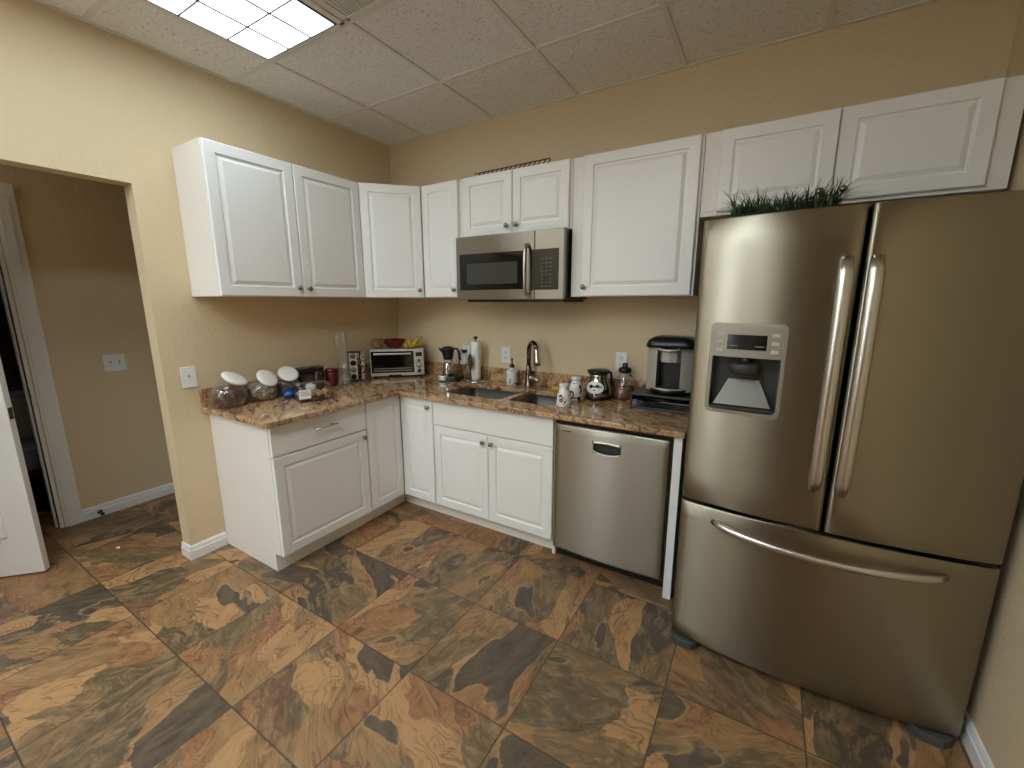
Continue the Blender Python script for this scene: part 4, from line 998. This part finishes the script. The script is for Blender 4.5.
for (lx, ly, a, lab) in ((-0.155, 0.05, 0.35, 'brown bread ring leaning at the left end of the toaster oven top'), (-0.120, 0.10, -0.9, 'brown bread ring next to the red bowl on the toaster oven')):
    x, y = ov(lx, ly); b = B(); pts = [(0.030*math.cos(2*PI*k/24), 0, 0.040+0.030*math.sin(2*PI*k/24)) for k in range(24)]
    b.tube(pts, 0.009, 10, closed=True); tag(b.build('bread_ring', M['ring']), lab, 'bread', 'bread rings on the toaster oven', loc=(x, y, OZ+0.001), rz=ORZ+a)
for k, (lx, ly, L_, rz, z) in enumerate(((0.080, 0.030, 0.135, 1.15, 0.0), (0.122, 0.035, 0.140, 0.9, 0.0), (0.150, 0.085, 0.130, 0.7, 0.0))):
    x, y = ov(lx, ly); pts = []; rr = []
    for j in range(12):
        u = j/11; a = -0.9+1.8*u; pts.append((L_*math.sin(a)*0.45, 0.0, 0.075-L_*0.8*math.cos(a)+0.03*u)); rr.append(0.0175*(math.sin(PI*min(max(u, 0.08), 0.93)))**0.45)
    mn = min(p[2]-0.0175 for p in pts); pts = [(p[0], p[1], p[2]-mn) for p in pts]
    b = B(); b.tube(pts, rr, 10)
    o = b.build('banana', M['banana']); lab = ('front banana of the bunch on the toaster oven', 'middle banana of the bunch on the toaster oven', 'rear banana of the bunch on the toaster oven')[k]
    tag(o, lab, 'banana', 'bananas on the toaster oven', loc=(x, y, OZ+z), rz=ORZ+rz)
    B().cyl(Vector(pts[-1])-Vector((0.002, 0, 0.002)), Vector(pts[-1])+Vector((0.012, 0, 0.012)), 0.004, 0.003).build('banana_stem', M['ring'], o)
for k, (lx, ly, lab) in enumerate(((0.095, 0.20, 'yellow lemon at the back of the toaster oven top beside the bananas'), (0.175, 0.130, 'yellow lemon at the right end of the toaster oven top'))):
    x, y = ov(lx, ly); b = B(); b.lathe([(0, -0.033), (0.004, -0.030), (0.015, -0.022), (0.024, -0.008), (0.024, 0.008), (0.015, 0.022), (0.004, 0.030), (0, 0.033)], m=Matrix.Translation((0, 0, 0.0245)) @ Matrix.Rotation(PI/2, 4, 'Y'), seg=18)
    tag(b.build('lemon', M['lemon']), lab, 'lemon', 'lemons on the toaster oven', loc=(x, y, OZ), rz=ORZ+0.6*k)

# moka-style electric coffee maker
t = at('coffee_maker', 'small electric moka coffee maker with black jug and silver base', 'coffee maker', 0.672, -0.170, 0.35)
b = B(); b.prism(rrect(-0.062, 0.112, -0.075, 0.075, 0.045), 0.0, 0.036, bev=0.005, mat=M['black']); b.prism(rrect(-0.056, 0.016, -0.080, -0.030, 0.022), 0.008, 0.042, bev=0.004, mat=M['silver']); b.cyl((0, 0.01, 0.034), (0, 0.01, 0.05), 0.045, mat=M['black']); b.build('power_base', None, t)
B().box(-0.034, -0.008, -0.074, -0.052, 0.041, 0.047, 0.003).build('switch_button', M['black'], t)
b = B(); b.lathe([(0.046, 0.050), (0.047, 0.054), (0.039, 0.115), (0.036, 0.135), (0, 0.135)], (0, 0.01, 0), seg=24); b.build('boiler', M['chrome'], t)
b = B(); b.lathe([(0.036, 0.135), (0.038, 0.140), (0.038, 0.152), (0.035, 0.155)], (0, 0.01, 0), seg=8, smooth=False, mat=M['silver']); b.build('collar', None, t)
b = B(); b.lathe([(0.034, 0.155), (0.052, 0.232), (0.050, 0.240), (0.030, 0.252), (0.0, 0.256)], (0, 0.01, 0), seg=12, smooth=False); b.tube([(-0.045, 0.01, 0.215), (-0.066, 0.01, 0.236), (-0.07, 0.01, 0.240)], [0.012, 0.008, 0.004], 8); b.build('jug', M['black'], t)
b = B(); b.tube([(0.045, 0.01, 0.236), (0.070, 0.01, 0.238), (0.086, 0.01, 0.210), (0.094, 0.01, 0.150)], [0.008, 0.010, 0.011, 0.009], 10, flat=0.8); b.build('handle', M['black'], t)

# paper towel holder
t = at('towel_holder', 'chrome paper towel holder with dark spoon-shaped tension arm', 'paper towel holder', 0.885, -0.105)
b = B(); b.lathe([(0, 0), (0.082, 0), (0.086, 0.004), (0.082, 0.010), (0.02, 0.013), (0, 0.013)]); b.build('base', M['chrome'], t)
b = B(); b.cyl((0, 0, 0.01), (0, 0, 0.318), 0.006, mat=M['chrome']); b.lathe([(0.006, 0.310), (0.015, 0.318), (0.016, 0.326), (0.012, 0.332), (0, 0.334)], mat=M['black']); b.build('post', None, t)
ax, ay = 0.003, -0.066
b = B(); b.tube([(ax, ay, 0.012), (ax-0.006, ay-0.004, 0.06), (ax-0.004, ay-0.004, 0.10)], 0.0045, 8); b.sphere((ax-0.003, ay-0.004, 0.155), 0.019, 0.010, 0.060, seg=18); b.build('tension_arm', M['fgrey'], t)
o = B().lathe([(0.008, 0.016), (0.034, 0.016), (0.0345, 0.018), (0.0345, 0.292), (0.034, 0.294), (0.008, 0.294)], seg=32).build('paper_towel_roll', M['white_m']); tag(o, 'slim roll of white paper towel on the chrome holder', 'paper towel', loc=(0.885, -0.105, CT))

# soap dispenser
t = at('soap_dispenser', 'white ceramic soap dispenser with dark floral pattern and black pump', 'soap dispenser', 1.180, -0.080)
b = B(); b.lathe([(0, 0.002), (0.039, 0), (0.042, 0.004), (0.041, 0.092), (0.036, 0.106), (0.016, 0.114), (0.014, 0.124), (0, 0.124)]); b.build('bottle', M['floral'], t)
b = B(); b.lathe([(0.017, 0.124), (0.018, 0.138), (0.010, 0.148), (0.005, 0.152), (0.005, 0.176), (0.009, 0.178), (0.009, 0.187), (0, 0.188)]); b.tube([(0, 0, 0.183), (0.012, -0.020, 0.184), (0.018, -0.032, 0.178)], 0.0045, 8); b.build('pump', M['black'], t)

# sponge
b = B(); b.box(-0.042, 0.042, -0.026, 0.026, 0, 0.022, 0.006, seg=3); tag(b.build('sponge', M['sponge']), 'yellow sponge behind the sink near the backsplash', 'sponge', loc=(1.545, -0.082, CT+0.0005), rz=0.15)

# two ceramic shakers shaped like milk cans
def shaker(x, y, rz, label, hh):
    t = at('ceramic_shaker', label, 'shaker', x, y, rz, 'white ceramic shakers right of the sink'); s = hh/0.135
    b = B(); b.lathe([(r*s, z*s) for r, z in ((0, 0.002), (0.044, 0), (0.045, 0.008), (0.041, 0.040), (0.040, 0.070), (0.034, 0.088), (0.026, 0.102), (0.025, 0.112), (0.0, 0.112))]); bd = b.build('shaker_body', M['floral'], t)
    b = B(); b.lathe([(r*s, z*s) for r, z in ((0.026, 0.112), (0.029, 0.116), (0.030, 0.126), (0.027, 0.132), (0.0, 0.135))]); b.build('cap', M['ceramic'], t)
    b = B(); b.tube([(0.034*s, 0, 0.088*s), (0.050*s, 0, 0.084*s), (0.053*s, 0, 0.060*s), (0.040*s, 0, 0.040*s)], 0.0045*s, 8); b.build('handle', M['blackgloss'], t)
    return t, s
t, s = shaker(1.752, -0.462, 0.3, 'small white ceramic shaker with pink flower, nearest the worktop front', 0.132)
b = B()
for k in range(5):
    a = 2*PI*k/5; b.sphere((-0.010+0.008*math.cos(a), -0.0400+0.0, 0.040+0.008*math.sin(a)), 0.006, 0.0025, 0.006, seg=10)
b.build('painted_flower', M['pink'], t)
shaker(1.745, -0.270, -0.6, 'white ceramic shaker standing behind the flowered one', 0.140)

# steel and glass coffee carafe with oval emblem
t = at('coffee_carafe', 'dark chrome coffee carafe with black lid and white oval emblem', 'carafe', 1.850, -0.175, 0.15)
b = B(); b.lathe([(0, 0.004), (0.066, 0.0), (0.078, 0.008), (0.082, 0.030), (0.080, 0.060), (0.070, 0.095), (0.058, 0.118), (0.054, 0.140), (0.056, 0.152), (0, 0.152)], seg=36); b.build('carafe_body', plain('dark_chrome', (176, 172, 164), 0.10, 1.0), t)
b = B(); b.lathe([(0.079, 0.0), (0.082, 0.004), (0.083, 0.022), (0.080, 0.026)], seg=36); b.build('base_band', M['black'], t)
b = B(); b.lathe([(0.056, 0.152), (0.064, 0.156), (0.070, 0.168), (0.066, 0.174), (0.030, 0.178), (0, 0.178)], seg=36); b.build('lid', M['black'], t)
b = B(); b.tube([(0.045, 0.045, 0.158), (0.062, 0.075, 0.150), (0.066, 0.080, 0.100), (0.055, 0.062, 0.040)], 0.009, 10, flat=0.7); b.build('handle', M['black'], t)
def on_body(u, z, off): # wrap emblem on the carafe front
    prof = [(0.0, 0.078), (0.030, 0.082), (0.060, 0.080), (0.095, 0.070), (0.118, 0.058)]
    for (za, ra), (zb2, rb) in zip(prof, prof[1:]):
        if za <= z <= zb2: r = ra+(rb-ra)*(z-za)/(zb2-za); break
    else: r = 0.06
    a = -PI/2 + u/0.078; return ((r+off)*math.cos(a), (r+off)*math.sin(a), z)
def emblem(b, ru, rz_, cu, cz, off, mat, n=28):
    tb = bmesh.new(); R_ = []
    for q_ in (1.0, 0.66, 0.33): R_.append([tb.verts.new(on_body(cu+ru*q_*math.cos(2*PI*k/n), cz+rz_*q_*math.sin(2*PI*k/n), off)) for k in range(n)])
    c = tb.verts.new(on_body(cu, cz, off))
    for A_, C_ in zip(R_, R_[1:]):
        for k in range(n): tb.faces.new((A_[k], A_[(k+1) % n], C_[(k+1) % n], C_[k]))
    for k in range(n): tb.faces.new((R_[-1][k], R_[-1][(k+1) % n], c))
    bmesh.ops.recalc_face_normals(tb, faces=tb.faces); b.merge(tb, mat=mat)
b = B(); emblem(b, 0.060, 0.036, -0.010, 0.078, 0.0015, M['plate']); emblem(b, 0.044, 0.0055, -0.006, 0.083, 0.0022, M['black']); emblem(b, 0.012, 0.011, -0.030, 0.083, 0.0026, M['black']); emblem(b, 0.013, 0.010, 0.008, 0.087, 0.0026, M['black']); emblem(b, 0.006, 0.005, -0.008, 0.064, 0.0022, M['black'])
b.build('oval_emblem', None, t)

# glass carafe with black top and sugar/coffee inside
t = at('glass_carafe', 'clear glass carafe with black stopper half full of brown contents', 'carafe', 1.985, -0.090, 0)
b = B(); b.lathe([(0, 0.003), (0.066, 0.0), (0.074, 0.008), (0.071, 0.040), (0.054, 0.100), (0.034, 0.145), (0.027, 0.160)], seg=32); b.build('glass_body', M['glass'], t)
b = B(); b.lathe([(0.024, 0.155), (0.036, 0.160), (0.040, 0.172), (0.036, 0.186), (0.020, 0.190), (0.016, 0.194), (0.017, 0.210), (0.013, 0.216), (0, 0.217)], seg=14); b.build('stopper', M['black'], t)
b = B(); b.tube([(0.030, 0, 0.150), (0.060, -0.005, 0.120), (0.074, -0.008, 0.060), (0.066, -0.006, 0.020)], 0.003, 8); b.build('wire_handle', M['bronze'], t)
o = B().lathe([(0, 0.006), (0.060, 0.005), (0.062, 0.012), (0.057, 0.050), (0.050, 0.080), (0, 0.082)], seg=28).build('carafe_contents', speck('brown_sugar', (96, 62, 42), (140, 98, 70), 70)); tag(o, 'brown contents in the lower half of the glass carafe', 'contents', kind='stuff', loc=(1.985, -0.090, CT+0.0005))

# pod drawer and brewer
t = at('pod_stand', 'black low pod drawer stand under the coffee brewer', 'drawer stand', 2.260, -0.165, 0.0)
b = B(); b.box(-0.175, 0.160, -0.150, 0.145, 0.0, 0.012, 0.002); b.box(-0.175, 0.160, -0.150, 0.145, 0.072, 0.085, 0.003); b.box(-0.175, -0.166, -0.145, 0.145, 0.01, 0.075); b.box(0.151, 0.160, -0.145, 0.145, 0.01, 0.075); b.box(-0.17, 0.155, 0.135, 0.145, 0.01, 0.075); b.build('stand_frame', M['black'], t)
b = B(); b.box(-0.163, 0.148, -0.148, 0.130, 0.014, 0.030, 0.001); b.box(-0.163, 0.148, -0.150, -0.145, 0.014, 0.052, 0.001); b.tube([(-0.155, -0.148, 0.062), (0.140, -0.148, 0.062)], 0.003, 8); b.build('drawer', M['blackgloss'], t)
t = thing('coffee_brewer', 'black and grey single-cup coffee brewer standing on the pod drawer', 'coffee machine', (2.262, -0.165, CT+0.0005+0.0855), 0.0)
def arcfront(b, x0, x1, z0, z1, bow, mat, y0=-0.105, yb=0.12, n=10, bev=0.0):
    pts = []
    for k in range(n+1):
        x = x0+(x1-x0)*k/n; u = x/0.13; pts.append((x, y0+bow*u*u))
    pts += [(x1, yb), (x0, yb)]
    b.prism(pts, z0, z1, mat=mat, bev=bev)
b = B(); b.box(-0.122, 0.122, 0.0, 0.125, 0.0, 0.270, 0.02, mat=M['black'], seg=3); arcfront(b, -0.085, 0.085, 0.0, 0.02, 0.05, M['black']); b.build('brewer_body', None, t)
for s in (-1, 1):
    b = B(); xa, xb = (0.062, 0.120) if s > 0 else (-0.120, -0.062)
    tb_pts = [(xa, -0.090+0.05*(xa/0.13)**2), ((xa+xb)/2, -0.090+0.05*(((xa+xb)/2)/0.13)**2), (xb, -0.090+0.05*(xb/0.13)**2), (xb, 0.11), (xa, 0.11)]
    b.prism(tb_pts, 0.012, 0.248, bev=0.003, mat=M['kgrey'])
    b.prism([(x, y-0.002) for x, y in tb_pts[:3]]+tb_pts[3:], 0.240, 0.254, bev=0.003, mat=M['silver'])
    b.build('side_column', None, t)
b = B(); b.lathe([(0.092, 0.0), (0.100, 0.004), (0.102, 0.026), (0.090, 0.034), (0, 0.034)], (0, -0.030, 0.0), mat=M['black'], sy=0.85); b.lathe([(0.088, 0.0335), (0.1035, 0.030), (0.1035, 0.0265)], (0, -0.030, 0.0), mat=M['kgrey'], sy=0.85)
b.build('drip_tray', None, t)
b = B(); b.prism([(-0.062, -0.02), (-0.04, -0.072), (0, -0.082), (0.04, -0.072), (0.062, -0.02)], 0.170, 0.236, bev=0.004); b.build('brew_head', M['kgrey'], t)
b = B(); tb = bmesh.new(); R_ = []
for ins, z in ((0.0, 0.250), (0.0, 0.268), (0.010, 0.288), (0.030, 0.302), (0.060, 0.308)):
    R_.append([tb.verts.new((x, y, z)) for x, y in rrect(-0.128+ins, 0.128-ins, -0.098+ins*0.8, 0.128-ins*0.8, max(0.05-ins*0.5, 0.015))])
for A_, C_ in zip(R_, R_[1:]):
    for k in range(len(A_)): tb.faces.new((A_[k], A_[(k+1) % len(A_)], C_[(k+1) % len(C_)], C_[k]))
tb.faces.new(R_[-1]); tb.faces.new(R_[0]); bmesh.ops.recalc_face_normals(tb, faces=tb.faces); b.merge(tb, mat=M['black'], smooth=True)
b.build('top_cover', None, t)
b = B(); b.tube([(-0.055, -0.092, 0.250), (-0.045, -0.103, 0.242), (0, -0.108, 0.238), (0.045, -0.103, 0.242), (0.055, -0.092, 0.250)], 0.006, 10, mat=M['silver']); b.tube([(-0.055, -0.088, 0.252), (-0.070, -0.03, 0.300), (-0.075, 0.05, 0.309)], 0.005, 8, mat=M['kgrey']); b.tube([(0.055, -0.088, 0.252), (0.070, -0.03, 0.300), (0.075, 0.05, 0.309)], 0.005, 8, mat=M['kgrey']); b.build('lift_handle', None, t)
